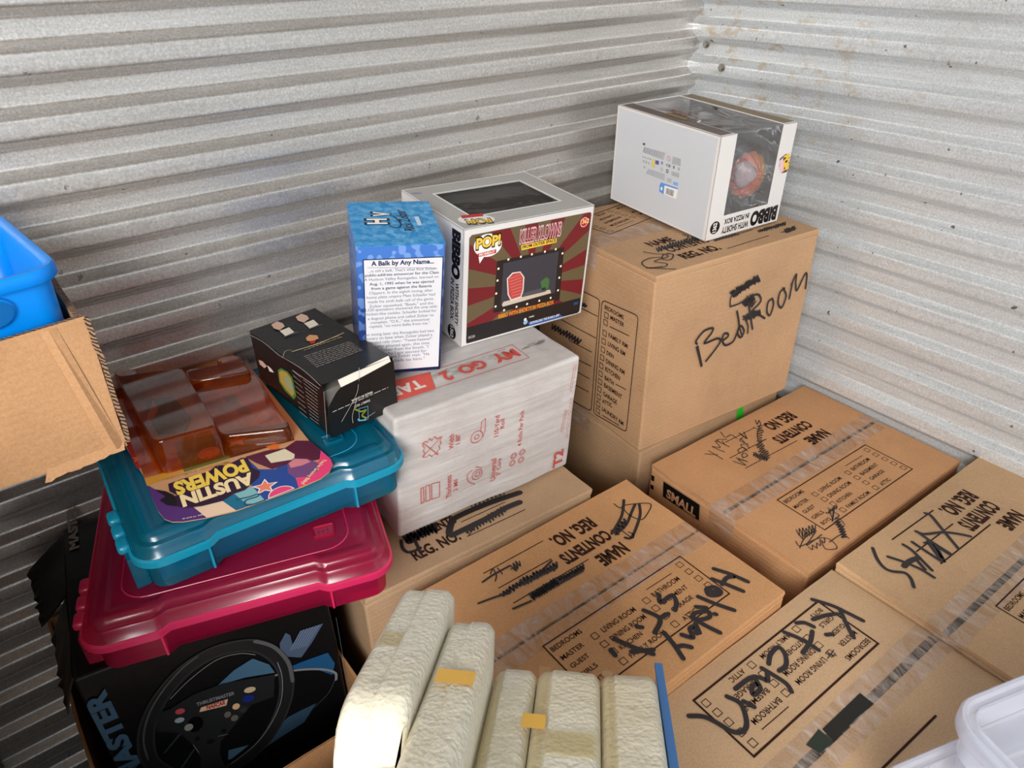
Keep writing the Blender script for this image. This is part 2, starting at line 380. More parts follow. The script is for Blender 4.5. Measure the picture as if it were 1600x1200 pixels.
# ================================================================ CARTONS
TAPE = tape_mat()
GAPM = flat('seam_shadow_board', (84, 78, 74), .8, .2)
def carton(name, label, corner, yaw, L, W, H, rgb, seed, group=None, seam=0.0, tx=0, ty=0, gap=.003, tape=(.05, .04), end_wear=.0022):
    t = Thing(name, label, 'box', corner, yaw, L, W, H, tx, ty, group)
    m = cardboard('cardboard_%d' % seed, rgb, 'z', seed); th = .0042
    bm = bmesh.new(); bm_box(bm, -L/2, L/2, -W/2, W/2, 0, H-2*th-.0012, .0032, 2)
    b = bm_obj('carton_body', bm, m, t.e); rough_up(b, 5, .0016, 9, seed)
    # keep the rim under the flaps
    for v in b.data.vertices: v.co.z = min(v.co.z, H-2*th-.0010)
    for sx in (-1, 1):
        o_ = box('minor_flap', min(sx*(L/2-.0018), sx*L*.22), max(sx*(L/2-.0018), sx*L*.22), -W/2+.0008, W/2-.0008, H-2*th-.0006, H-th-.0008, m, t.e); rough_up(o_, 6, .0007, 30, seed+sx)
    box('long_edge', -L/2+.001, L/2-.001, -W/2+.0002, -W/2+.004, H-2*th-.0012, H-th, m, t.e); box('long_edge', -L/2+.001, L/2-.001, W/2-.004, W/2-.0002, H-2*th-.0012, H-th, m, t.e)
    def flap(y0, y1, out):
        nx, ny = 40, 3; vs = []; fs = []
        for k, z in enumerate((H-th, H)):
            for i in range(nx+1):
                for j in range(ny+1):
                    x = -L/2+L*i/nx; y = y0+(y1-y0)*j/ny
                    if i in (0, nx): x += noise.noise(Vector((y*45, seed, k*.4)))*end_wear + noise.noise(Vector((y*160, seed+3, k*.4)))*end_wear*.5 - math.copysign(.0006, x)
                    if (j == 0 and out < 0) or (j == ny and out > 0):
                        y -= (.0016 if k else 0)*out; 
                        y += noise.noise(Vector((x*18, seed+5, 0)))*.0008
                    elif j in (0, ny): y += noise.noise(Vector((x*50, seed, k*.3)))*.0007
                    vs.append((x, y, z))
        n = (nx+1)*(ny+1); id = lambda k, i, j: k*n+i*(ny+1)+j
        for i in range(nx):
            for j in range(ny):
                fs.append((id(1, i, j), id(1, i+1, j), id(1, i+1, j+1), id(1, i, j+1))); fs.append((id(0, i, j), id(0, i, j+1), id(0, i+1, j+1), id(0, i+1, j)))
            fs.append((id(0, i, 0), id(0, i+1, 0), id(1, i+1, 0), id(1, i, 0))); fs.append((id(0, i, ny), id(1, i, ny), id(1, i+1, ny), id(0, i+1, ny)))
        for j in range(ny):
            fs.append((id(0, 0, j), id(1, 0, j), id(1, 0, j+1), id(0, 0, j+1))); fs.append((id(0, nx, j), id(0, nx, j+1), id(1, nx, j+1), id(1, nx, j)))
        return mesh_obj('top_flap', vs, fs, m, t.e)
    flap(-W/2-.0004, seam-gap/2, -1); flap(seam+gap/2, W/2+.0004, 1)
    if gap > .004:
        mesh_obj('minor_flap', [(-L/2+.003, seam-gap, H-th+.0003), (L/2-.003, seam-gap, H-th+.0003), (L/2-.003, seam+gap, H-th+.0003), (-L/2+.003, seam+gap, H-th+.0003)], [(0, 1, 2, 3)], GAPM, t.e)  # dark strip below the seam, the shade of the gap put into its colour
    if tape:
        hw, dn = tape; n = 30; vs = []; fs = []
        prof = [(-L/2-.0006, H-dn), (-L/2-.0008, H-.001)] + [(-L/2+L*i/n, H+.00025) for i in range(n+1)] + [(L/2+.0008, H-.001), (L/2+.0006, H-dn)]
        for i, (x, z) in enumerate(prof):
            for y in (-hw/2, 0, hw/2): vs.append((x, seam+y+(noise.noise(Vector((x*12, y*9, seed)))*.001), z))
        for i in range(len(prof)-1):
            for j in range(2): b_ = i*3+j; fs.append((b_, b_+3, b_+4, b_+1))
        mesh_obj('packing_tape', vs, fs, TAPE, t.e)
    return t
KRAFT = (196, 150, 110)
small = carton('moving_box', 'sealed brown moving box stamped SMALL on its end, crossed-out handwriting, nearest the right wall', (-.462, -.6955, FLOOR), R(-1.9), .440, .3195, .21-FLOOR, (196, 148, 106), 1, gap=.008)
xmas = carton('moving_box', 'brown moving box with XMAS in thick marker beside the right wall', (-.4415, -1.032, FLOOR), R(-1.8), .425, .316, .227-FLOOR, (188, 154, 118), 2, gap=.010, end_wear=.0042)
kitchen = carton('moving_box', 'brown moving box marked Kitchen in thick marker, with a dark gap under its tape', (-.8650, -1.026, FLOOR), R(-1.2), .423, .322, .214-FLOOR, (190, 158, 124), 3, gap=.012, seam=.009)
holiday = carton('moving_box', 'brown moving box with Holiday in thick marker, partly hidden by the foam pieces', (-.9630, -.7045, FLOOR), R(-.6), .414, .307, .24-FLOOR, (200, 150, 104), 4, gap=.005)
under = carton('moving_box', 'brown moving box lying under the white tape carton, REG. NO. line scribbled over', (-1.012, -.374, FLOOR), R(-3), .398, .325, .25-FLOOR, (184, 152, 120), 5, gap=.003)
lower = carton('moving_box', 'shaded brown carton under the BedRoom box, bit of green tape on its rim', (-.4585, -.3545, FLOOR), R(-2), .392, .320, .235-FLOOR, (180, 146, 112), 6, gap=.003)
bedroom = carton('moving_box', 'big brown moving box with BedRoom scrawled in marker on its side, corner stack', (-.4686, -.3592, .2355), R(-5.6), .378, .315, .3295, (188, 150, 114), 7, gap=.003, seam=.012)

# white carton with red print
M_WC, nt, b = nodes('white_corrugate'); v = texco(nt, (1, 3, 14))
link(nt, mixc(nt, .9, ramp(nt, noi(nt, v, 4, 5, .65), [(.30, s2l((186, 180, 177))), (.55, s2l((207, 202, 200))), (.8, s2l((220, 216, 214)))]), ramp(nt, noi(nt, texco(nt), 11, 6, .7), [(.33, (.86, .84, .82)), (.55, (1, 1, 1))]), 'MULTIPLY'), b.inputs['Base Color'])
setin(b, Roughness=.5, Specular_IOR_Level=.35); bump(nt, b, math_(nt, 'ADD', noi(nt, v, 10, 4, .6), math_(nt, 'MULTIPLY', noi(nt, texco(nt), 14, 5, .6), 1.2)), .6, .002)
tapebox = Thing('tape_carton', 'crumpled white carton with red line icons of tape rolls, lying on a brown box', 'box', (-.9215, -.3160, .2655), -.0282, .3165, .270, .2105, .058, .0425)
t = tapebox; L, W, H = t.L, t.W, t.H
bm = bmesh.new(); bm_box(bm, -L/2, L/2, -W/2, W/2, 0, H, .005, 3); o = bm_obj('carton_body', bm, M_WC, t.e, True); rough_up(o, 7, .0028, 10, 3)
for p in o.data.polygons: p.use_smooth = False

# ================================================================ PRINTED BOXES
M_WB = flat('white_coated_card', (226, 222, 220), .38, .45)
M_GRY = flat('grey_coated_card', (176, 174, 172), .35, .45)
M_GB = flat('bluish_white_card', (205, 208, 214), .32, .5)
M_BOOTH = flat('booth_dark', (44, 38, 36), .35, .5)
def film_mat():
    m = bpy.data.materials.new('window_film'); m.use_nodes = True; nt = m.node_tree; nt.nodes.clear()
    out = nt.nodes.new('ShaderNodeOutputMaterial'); tr = nt.nodes.new('ShaderNodeBsdfTransparent'); tr.inputs[0].default_value = (.90, .90, .91, 1)
    gl = nt.nodes.new('ShaderNodeBsdfGlossy'); gl.inputs['Roughness'].default_value = .06
    bp = nt.nodes.new('ShaderNodeBump'); bp.inputs['Strength'].default_value = .5; bp.inputs['Distance'].default_value = .004; link(nt, noi(nt, texco(nt), 14, 3, .5, 1.0), bp.inputs['Height']); link(nt, bp.outputs[0], gl.inputs['Normal'])
    lw = nt.nodes.new('ShaderNodeLayerWeight'); lw.inputs[0].default_value = .45
    mx = nt.nodes.new('ShaderNodeMixShader'); link(nt, math_(nt, 'ADD', math_(nt, 'MULTIPLY', lw.outputs['Fresnel'], .34), .05), mx.inputs[0]); link(nt, tr.outputs[0], mx.inputs[1]); link(nt, gl.outputs[0], mx.inputs[2])
    link(nt, mx.outputs[0], out.inputs[0]); return m
FILM = film_mat()
M_INS = flat('card_lining', (84, 80, 78), .5, .3)
def frame_panel(pts_out, pts_in):
    n = len(pts_out); vs = pts_out+pts_in
    return vs, [(i, (i+1) % n, n+(i+1) % n, n+i) for i in range(n)]
def window_box(t, wins, mats):
    """a printed card box: each side a sheet of card, some with a window cut out and a film behind it"""
    L, W, H = t.L/2, t.W/2, t.H; th = .0012
    sides = {'front': (Vector((0, -W, H/2)), Vector((1, 0, 0)), Vector((0, 0, 1)), L, H/2), 'back': (Vector((0, W, H/2)), Vector((-1, 0, 0)), Vector((0, 0, 1)), L, H/2),
             'left': (Vector((-L, 0, H/2)), Vector((0, -1, 0)), Vector((0, 0, 1)), W, H/2), 'right': (Vector((L, 0, H/2)), Vector((0, 1, 0)), Vector((0, 0, 1)), W, H/2),
             'top': (Vector((0, 0, H)), Vector((1, 0, 0)), Vector((0, 1, 0)), L, W), 'bottom': (Vector((0, 0, 0)), Vector((1, 0, 0)), Vector((0, -1, 0)), L, W)}
    for nm, (O, U, V, a, b_) in sides.items():
        N = U.cross(V); outp = [(-a, -b_), (a, -b_), (a, b_), (-a, b_)]; vs = []; fs = []
        win = wins.get(nm)
        for k, off in enumerate((0, -th)):
            if win: pv, pf = frame_panel(outp, win) if len(win) == 4 else (None, None)
            else: pv, pf = outp, [(0, 1, 2, 3)]
            base = len(vs); vs += [O+U*p[0]+V*p[1]+N*off for p in pv]; fs += [tuple(base+i for i in (f if k == 0 else f[::-1])) for f in pf]
        n = len(vs)//2
        for i in range(4): j = (i+1) % 4; fs.append((i, n+i, n+j, j))
        if win:
            for i in range(4): j = (i+1) % 4; fs.append((4+i, 4+j, n+4+j, n+4+i))
        mesh_obj('card_panel', vs, fs, [mats.get(nm, M_WB), M_INS], t.e, [1 if (len(pf) <= i < 2*len(pf)) else 0 for i in range(len(fs))])
        if win: mesh_obj('window_film', [O+U*p[0]+V*p[1]-N*(th+.0006) for p in win], [(0, 1, 2, 3)], FILM, t.e)

pizza = Thing('toy_box', 'white window box with a sunburst picture panel, standing on the white tape carton', 'toy box', (-.7379, -.2224, .4784), -.0479, .2357, .183, .1859, .063, .0466)
window_box(pizza, {'top': [(-.08, -.052), (.08, -.052), (.08, .055), (-.08, .055)], 'back': None}, {'front': M_WB, 'top': M_GRY, 'left': M_WB, 'right': M_WB})
box('inner_tray', -.105, .105, -.078, .078, .006, .05, flat('tray_grey', (86, 84, 86), .4, .4), pizza.e, .004)
box('backdrop_card', -.105, .105, -.0862, -.083, .006, .178, flat('backdrop', (70, 68, 66), .5, .3), pizza.e)
# tipped toy box on the bedroom carton
tip = Thing('toy_box', 'white window box tipped over with its barcode side out, on top of the BedRoom carton', 'toy box', (-.2769, -.0641, .5765), -1.6622, .2499, .1786, .1721, .0055, .0388)
def crop6(x, y): return (930+x/4.615, 130+y/4.615)
def sheet(t, face, pts, mat, name, off=0, th=.001, parent=None):
    """a piece of card cut to the outline given, lying on a face of the thing"""
    P = [face.px(*p) if not isinstance(p, Vector) else p for p in pts]; n = len(P)
    a = sum(P[i].x*P[(i+1) % n].y-P[(i+1) % n].x*P[i].y for i in range(n))
    if a < 0: P = P[::-1]
    vs = [face.at(p, off) for p in P]+[face.at(p, off-th) for p in P]
    fs = [tuple(range(n)), tuple(range(2*n-1, n-1, -1))]+[(i, n+i, n+(i+1) % n, (i+1) % n) for i in range(n)]
    return mesh_obj(name, vs, fs, mat, parent or t.e)
V2 = lambda x, y: Vector((x, y))
t = tip; L, W, H = t.L/2, t.W/2, t.H
fF, fR, fT, fL = t.face('front'), t.face('right'), t.face('top'), t.face('left')
M_BRN = flat('dark_brown_print', (74, 50, 42), .35, .45)
sheet(t, fF, [V2(-L, -H/2), V2(L, -H/2), V2(L, H/2), V2(-L, H/2)], M_WB, 'card_panel')
sheet(t, fF, [V2(-L+.005, -H/2+.004), V2(L-.006, -H/2+.004), V2(L-.006, H/2-.004), V2(-L+.005, H/2-.004)], M_GB, 'base_print', off=.0004, th=.0003)
# side facing the viewer: strips round the window
w0 = fR.px(*crop6(1027, 368)).x; w1 = fR.px(*crop6(1362, 300)).x; wb = fR.px(*crop6(1000, 937)).y
r1 = fR.px(*crop6(1365, 300)).x
for pts in ([V2(-W, -H/2), V2(w0, -H/2), V2(w0, H/2), V2(-W, H/2)], [V2(w0, -H/2), V2(w1, -H/2), V2(w1, wb), V2(w0, wb)], [V2(w1, -H/2), V2(W, -H/2), V2(W, H/2), V2(w1, H/2)]):
    sheet(t, fR, pts, M_WB, 'card_panel')
sheet(t, fR, [V2(w0, wb), V2(w1, wb), V2(w1, H/2), V2(w0, H/2)], FILM, 'window_film', off=-.0012, th=.0002)
# top: front strip with a raised title tab, back strip, film between
ty0 = fT.px(*crop6(1025, 366)).y; tb = fT.px(*crop6(1362, 292)).y
tabs = [fT.px(*crop6(*p)) for p in ((430, 193), (520, 212), (560, 180), (812, 262), (742, 278), (760, 285))]
tx = [p.x for p in tabs]
a, c = min(tabs[1].x, tabs[4].x), max(tabs[1].x, tabs[4].x)
TABH = .014
sheet(t, fT, [V2(-L, -W), V2(L, -W), V2(L, ty0), V2(c+.004, ty0), V2(c-.004, ty0+TABH), V2(a+.004, ty0+TABH), V2(a-.004, ty0), V2(-L, ty0)], M_WB, 'card_panel')
e = .0028
sheet(t, fT, [V2(-L+.006, -W+.005), V2(L-.006, -W+.005), V2(L-.006, ty0-e), V2(c+.001, ty0-e), V2(c-.007, ty0+TABH-e), V2(a+.007, ty0+TABH-e), V2(a-.001, ty0-e), V2(-L+.006, ty0-e)], M_BRN, 'title_print', off=.0004, th=.0003)
sheet(t, fT, [V2(-L, tb), V2(L, tb), V2(L, W), V2(-L, W)], M_WB, 'card_panel')
sheet(t, fT, [V2(-L+.006, tb+.003), V2(L-.006, tb+.003), V2(L-.006, W-.004), V2(-L+.006, W-.004)], flat('olive_print', (124, 104, 70), .4, .4), 'edge_print', off=.0004, th=.0003)
sheet(t, fT, [V2(-L, ty0), V2(L, ty0), V2(L, tb), V2(-L, tb)], FILM, 'window_film', off=-.0012, th=.0002)
sheet(t, fL, [V2(-W, -H/2), V2(W, -H/2), V2(W, H/2), V2(-W, H/2)], M_WB, 'card_panel')
o = t.face('top'); bk = Face(t, Vector((0, W, H/2)), Vector((-1, 0, 0)), Vector((0, 0, 1)))
sheet(t, bk, [V2(-L, -H/2), V2(L, -H/2), V2(L, H/2), V2(-L, H/2)], M_BRN, 'card_panel')
bt = Face(t, Vector((0, 0, 0)), Vector((1, 0, 0)), Vector((0, -1, 0)))
sheet(t, bt, [V2(-L, -W), V2(L, -W), V2(L, W), V2(-L, W)], flat('card_inside', (56, 50, 46), .6, .3), 'card_panel')
# plain ruffled shape inside (a generic stand-in)
def ruffle(name, t, c, r, depth, folds, mat, squash=1):
    vs = []; fs = []; n = folds*6
    for j in range(7):
        f = j/6; rr = r*math.sin(math.pi*(.12+.80*f))*(1-.15*f); x = -depth/2+depth*f
        for i in range(n):
            a = 2*math.pi*i/n; q = rr*(1+.13*math.cos(folds*a)*(f**.5))
            vs.append(Vector(c)+Vector((x, q*math.cos(a)*squash, q*math.sin(a))))
    for j in range(6):
        for i in range(n): k = (i+1) % n; fs.append((j*n+i, j*n+k, (j+1)*n+k, (j+1)*n+i))
    fs.append(tuple(range(n-1, -1, -1))); fs.append(tuple(range(6*n, 7*n)))
    return mesh_obj(name, vs, fs, mat, t.e, smooth=True)
fi = Face(t, Vector((L-.045, 0, H/2)), Vector((0, 1, 0)), Vector((0, 0, 1))); g = fi.px(*crop6(1105, 665)); g2 = fi.px(*crop6(1012, 632))
m_or, nt, b = nodes('orange_yellow_plastic'); vv = texco(nt); sep = nt.nodes.new('ShaderNodeSeparateXYZ'); link(nt, vv, sep.inputs[0])
mr = nt.nodes.new('ShaderNodeMapRange'); link(nt, sep.outputs[1], mr.inputs[0]); mr.inputs[1].default_value = g.x-.02; mr.inputs[2].default_value = g.x+.03
link(nt, ramp(nt, mr.outputs[0], [(.1, s2l((255, 104, 60))), (.45, s2l((255, 140, 20))), (.9, s2l((255, 190, 10)))]), b.inputs['Base Color']); setin(b, Roughness=.35)
ruffle('ruffled_piece', t, (L-.045, g.x, H/2+g.y), .041, .05, 14, m_or)
ruffle('pale_piece', t, (L-.022, g2.x, H/2+g2.y), .024, .035, 3, flat('pale_pink_plastic', (236, 208, 212), .3, .5))
box('inner_tray', -L+.004, L-.01, ty0+.0, W-.004, .004, .012, flat('tray_smoke', (70, 70, 72), .3, .5), t.e, .002)

# blue box with a text panel
M_BLUE, nt, b = nodes('blue_flower_print'); vv = texco(nt, (1, 1, 1))
vo = nt.nodes.new('ShaderNodeTexVoronoi'); link(nt, vv, vo.inputs['Vector']); vo.inputs['Scale'].default_value = 95; vo.feature = 'SMOOTH_F1'; vo.inputs['Randomness'].default_value = .9
f1 = ramp(nt, vo.outputs['Distance'], [(.34, s2l((96, 172, 222))), (.40, s2l((30, 140, 205)))])
link(nt, mixc(nt, .45, f1, ramp(nt, noi(nt, vv, 90, 2, .5), [(.45, s2l((16, 126, 196))), (.55, s2l((90, 168, 220)))])), b.inputs['Base Color']); setin(b, Roughness=.32, Specular_IOR_Level=.5)
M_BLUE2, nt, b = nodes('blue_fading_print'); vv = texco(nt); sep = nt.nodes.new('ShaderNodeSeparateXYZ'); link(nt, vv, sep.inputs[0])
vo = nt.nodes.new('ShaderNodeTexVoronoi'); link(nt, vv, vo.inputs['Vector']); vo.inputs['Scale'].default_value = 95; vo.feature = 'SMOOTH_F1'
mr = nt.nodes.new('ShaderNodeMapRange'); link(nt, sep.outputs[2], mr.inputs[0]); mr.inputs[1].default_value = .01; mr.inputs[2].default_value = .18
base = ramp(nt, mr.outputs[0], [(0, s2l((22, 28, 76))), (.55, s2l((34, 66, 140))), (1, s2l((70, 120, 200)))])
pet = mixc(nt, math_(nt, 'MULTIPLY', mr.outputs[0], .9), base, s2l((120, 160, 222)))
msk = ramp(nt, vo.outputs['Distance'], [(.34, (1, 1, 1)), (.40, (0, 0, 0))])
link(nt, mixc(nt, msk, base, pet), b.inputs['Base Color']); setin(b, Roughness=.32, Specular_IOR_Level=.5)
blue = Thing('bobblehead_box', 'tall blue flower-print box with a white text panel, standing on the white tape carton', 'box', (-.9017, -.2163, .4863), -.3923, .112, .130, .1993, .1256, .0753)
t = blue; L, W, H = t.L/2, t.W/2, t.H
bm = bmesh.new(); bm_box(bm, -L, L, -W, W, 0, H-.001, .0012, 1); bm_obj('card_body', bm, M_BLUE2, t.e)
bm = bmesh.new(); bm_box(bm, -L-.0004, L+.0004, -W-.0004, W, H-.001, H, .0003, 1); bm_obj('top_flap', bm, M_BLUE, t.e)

# black box lying on the teal case
blackbox = Thing('worn_black_box', 'scuffed black box lying on the teal case, its end flap torn open', 'box', (-.9900, -.3000, .4675), R(4.4), .1016, .200, .0785)
t = blackbox; L, W, H = t.L/2, t.W/2, t.H
M_BK, nt, b = nodes('black_card'); vv = texco(nt)
link(nt, mixc(nt, ramp(nt, noi(nt, texco(nt, (1, 1, 1)), 46, 7, .8, 1.4), [(.70, (0, 0, 0)), (.74, (.7,)*3)]), s2l((20, 19, 20)), s2l((120, 114, 112))), b.inputs['Base Color'])
setin(b, Roughness=.33, Specular_IOR_Level=.5); bump(nt, b, noi(nt, vv, 22, 4, .6), .35, .002)
bm = bmesh.new(); 
vs = [(-L, -W, 0), (L, -W, 0), (L, W, 0), (-L, W, 0), (-L, -W, H), (L, -W, H-.001), (L, W, H), (-L, W, H-.001)]
bv = [bm.verts.new(v) for v in vs]
for f in ((3, 2, 1, 0), (4, 5, 6, 7), (1, 2, 6, 5), (2, 3, 7, 6), (3, 0, 4, 7)): bm.faces.new([bv[i] for i in f])
bmesh.ops.recalc_face_normals(bm, faces=bm.faces)
es = [e for e in bm.edges if not ({e.verts[0].index, e.verts[1].index} & {0, 1, 4, 5})]
o = bm_obj('card_body', bm, M_BK, t.e)
box('liner_card', -L+.003, L-.003, -W+.010, W-.005, .003, H-.016, flat('grey_board', (126, 122, 116), .7, .2), t.e)
# end flap bent outwards with its white inside edge at the top
vs = []; fs = []; nx, nz = 14, 8
for i in range(nx+1):
    for j in range(nz+1):
        x = -L+.0+2*L*i/nx; u = i/nx; v_ = j/nz
        top = (H-.016)+.009*u+(.0025 if u > .16 else -.018*(1-u/.16))
        y = -W-.0008-.004*v_**2*(1-abs(u-.45))
        vs.append((x*(.995), y, top*v_))
for i in range(nx):
    for j in range(nz): b_ = i*(nz+1)+j; fs.append((b_, b_+nz+1, b_+nz+2, b_+1))
o = mesh_obj('end_flap', vs, fs, M_BK, t.e); md = o.modifiers.new('s', 'SOLIDIFY'); md.thickness = .0008; md.offset = 0
def ribbon(name, pts0, pts1, mat, parent):
    n = len(pts0); return mesh_obj(name, list(pts0)+list(pts1), [(i, i+1, n+i+1, n+i) for i in range(n-1)], mat, parent)
E_ = []; F_ = []
for i in range(9):
    u = .22+.74*i/8; x = -L+2*L*u; zt = (H-.016)+.009*u+.0025
    E_.append((x, -W-.004*(1-abs(u-.45)), zt)); F_.append((x, -W+.002, zt+.0085*(1-.2*u)))
ribbon('tuck_flap', E_, F_, flat('white_card_inside', (226, 218, 206), .6, .2), t.e)

# ================================================================ PLASTIC CASES
def outline(L, W, r, notch, nw, k=6, inset=0):
    """rounded rectangle with a shallow recess in the middle of the front and the back"""
    a, b = L/2-inset, W/2-inset; r = max(.002, r-inset); pts = []
    def arc(cx, cy, a0):
        for i in range(k+1): q = a0+math.pi/2*i/k; pts.append((cx+r*math.cos(q), cy+r*math.sin(q)))
    x = nw/2
    arc(-a+r, -b+r, math.pi); pts.extend([(-x-.006, -b), (-x, -b+notch*.25), (-x+.008, -b+notch), (x-.008, -b+notch), (x, -b+notch*.25), (x+.006, -b)])
    arc(a-r, -b+r, 1.5*math.pi); pts.append((a, 0)); arc(a-r, b-r, 0); pts.extend([(.1, b), (-.1, b)]); arc(-a+r, b-r, .5*math.pi); pts.append((-a, 0))
    return pts
def loft(name, rings, mat, parent, cap0=True, cap1=True, smooth=True, thick=0):
    n = len(rings[0]); vs = [p for r in rings for p in r]; fs = []
    for j in range(len(rings)-1):
        for i in range(n): k = (i+1) % n; fs.append((j*n+i, j*n+k, (j+1)*n+k, (j+1)*n+i))
    if cap0: fs.append(tuple(range(n-1, -1, -1)))
    if cap1: fs.append(tuple(range((len(rings)-1)*n, len(rings)*n)))
    o = mesh_obj(name, vs, fs, mat, parent, smooth=False)
    if smooth:
        o.data.polygons.foreach_set('use_smooth', [len(f.vertices) < 5 for f in o.data.polygons])
        md = o.modifiers.new('e', 'EDGE_SPLIT'); md.split_angle = R(50)
    return o
def case(name, label, corner, yaw, L, W, H, rgb, seed, contents, tx=0, ty=0):
    t = Thing(name, label, 'storage case', corner, yaw, L, W, H, tx, ty)
    mt = plastic_clear(name+'_plastic_%d' % seed, rgb, .48, .34, .24, .04, .24); me_ = plastic_clear(name+'_edge_%d' % seed, tuple(min(255, int(c*1.08+10)) for c in rgb), .5, .85, .3, .06)
    nw = L*.52
    def ring(z, ins, nt_=.008, r=.03): return [(x, y, z) for x, y in outline(L, W, r, nt_, nw, inset=ins)]
    s = H/.075
    loft('case_tray', [ring(.001*s, .022), ring(.001*s, .016), ring(.005*s, .0105), ring(.044*s, .0085), ring(.046*s, .004), ring(.050*s, .003)], mt, t.e, True, False)
    loft('case_lid', [ring(.047*s, .002), ring(.0475*s, .0005), ring(.053*s, .0), ring(.0545*s, .0025), ring(.0655*s, .0045), ring(.0685*s, .0065), ring(.0690*s, .013), ring(.0725*s, .0155), ring(.0750*s, .018), ring(.0750*s, .030, .004), ring(.0738*s, .0315, .002), ring(.0738*s, .036, .0)], mt, t.e, False, True)
    # bright flange where lid and tray meet
    loft('lid_flange', [ring(.0445*s, .0012), ring(.0445*s, -.0018), ring(.0525*s, -.0018), ring(.0540*s, .0012)], me_, t.e, False, False)
    # a fine moulded line round the lid panel
    q = [(x, y) for x, y in outline(L-.085, W-.075, .03, 0, .1, inset=0)]; n = len(q)
    vs = [(x, y, .0738*s) for x, y in q]+[(x*.990, y*.990, .0738*s) for x, y in q]+[(x*.995, y*.995, .0745*s) for x, y in q]
    fs = [(i, (i+1) % n, 2*n+(i+1) % n, 2*n+i) for i in range(n)]+[(2*n+i, 2*n+(i+1) % n, n+(i+1) % n, n+i) for i in range(n)]
    mesh_obj('lid_bead', vs, fs, me_, t.e)
    # small moulded plate near the right front corner
    cx, cy = L/2-.072, -W/2+.072; bm = bmesh.new(); bm_box(bm, cx-.013, cx+.013, cy-.009, cy+.009, .0734*s, .0741*s, .003, 2); bm_obj('moulded_plate', bm, mt, t.e)
    bm = bmesh.new()
    for k in range(3): bm_box(bm, cx-.007+k*.0055, cx-.0055+k*.0055, cy-.004, cy+.004, .0740*s, .0744*s)
    bm_box(bm, cx-.007, cx+.0055, cy-.001, cy+.0005, .0740*s, .0744*s); bm_obj('moulded_mark', bm, mt, t.e)
    # corner ribs on the front
    for sx in (-1, 1):
        x = sx*(nw/2+.004); box('front_rib', x-.0012, x+.0012, -W/2+.0078, -W/2+.016, .006*s, .046*s, me_, t.e)
    # hinge knuckles on the left side
    for k, y in enumerate((-W/2+.052, -W/2+.078, -W/2+.106)):
        bm = bmesh.new(); bm_box(bm, -L/2-.011, -L/2+.003, y-.011, y+.011, .044*s, .0555*s, .0045, 3); bm_obj('hinge_knuckle', bm, me_, t.e, True)
    bm = bmesh.new(); bm_box(bm, -L/2-.006, -L/2+.010, -W/2+.028, -W/2+.044, .003*s, .046*s, .002, 2); bm_obj('corner_foot', bm, mt, t.e)
    box('inside_papers', -L/2+.02, L/2-.02, -W/2+.022, W/2-.02, .006*s, .052*s, contents, t.e, .002)
    return t
pink = case('storage_case', 'translucent pink storage case between the teal case and the black printed box', (-1.3226, -.3503, .3115), -.300, .3425, .335, .074, (240, 44, 110), 1, flat('pink_case_papers', (104, 62, 70), .9, .1))
teal = case('storage_case', 'translucent teal storage case on the pink one, carrying the toy card', (-1.2444, -.3535, .387), -.050, .3262, .325, .075, (8, 172, 206), 2, flat('teal_case_papers', (78, 88, 132), .9, .1))

# ================================================================ BLACK PRINTED BOX (open end) inside a brown carton
M_DK, nt, b = nodes('black_print_card'); vv = texco(nt)
link(nt, mixc(nt, ramp(nt, noi(nt, vv, 38, 7, .8, 1.2), [(.72, (0, 0, 0)), (.76, (.45,)*3)]), s2l((13, 13, 15)), s2l((96, 88, 80))), b.inputs['Base Color']); setin(b, Roughness=.36, Specular_IOR_Level=.4); bump(nt, b, noi(nt, vv, 16, 5, .6), .4, .003)
wheel = Thing('printed_black_box', 'big black box printed with a steering wheel, under the pink case', 'box', (-1.340, -.328, FLOOR+.005), R(-8), .285, .285, .3085-FLOOR-.004)
t = wheel; L, W, H = t.L/2, t.W/2, t.H
KR = cardboard('cardboard_torn', (176, 136, 98), 'z', 11)
bm = bmesh.new(); bm_box(bm, -L, L, -W, W, 0, H, .003, 2); o = bm_obj('card_body', bm, M_DK, t.e); rough_up(o, 4, .002, 9, 9)
# torn end flaps sticking out at the left
def flap_sheet(name, pts, mat, th=.003, parent=None, jit=.0, div=5):
    """a bent sheet through four corner points, torn along its free edge"""
    a, b_, c, d = [Vector(p) for p in pts]; vs = []; fs = []
    for i in range(div*3+1):
        for j in range(div+1):
            u, v = i/(div*3), j/div; p = a.lerp(b_, u).lerp(d.lerp(c, u), v)
            if j == div: p += Vector((noise.noise(Vector((i*.9, 3, 1)))*jit, 0, noise.noise(Vector((i*.7, 1, 8)))*jit))
            p += Vector((noise.noise(p*25)*.002, 0, noise.noise(p*19+Vector((5, 0, 0)))*.002)); vs.append(p)
    for i in range(div*3):
        for j in range(div): k = i*(div+1)+j; fs.append((k, k+div+1, k+div+2, k+1))
    o = mesh_obj(name, vs, fs, mat, parent); md = o.modifiers.new('s', 'SOLIDIFY'); md.thickness = th; md.offset = 0; return o
flap_sheet('end_flap', [(-L, -W+.01, H-.004), (-L, -W+.150, H-.004), (-L-.034, -W+.150, H-.060), (-L-.020, -W+.005, H-.050)], M_DK, .002, t.e, .006)
flap_sheet('end_flap', [(-L, -W+.150, H-.004), (-L, W-.01, H-.004), (-L-.050, W-.03, H-.030), (-L-.042, -W+.155, H-.045)], M_DK, .002, t.e, .006)

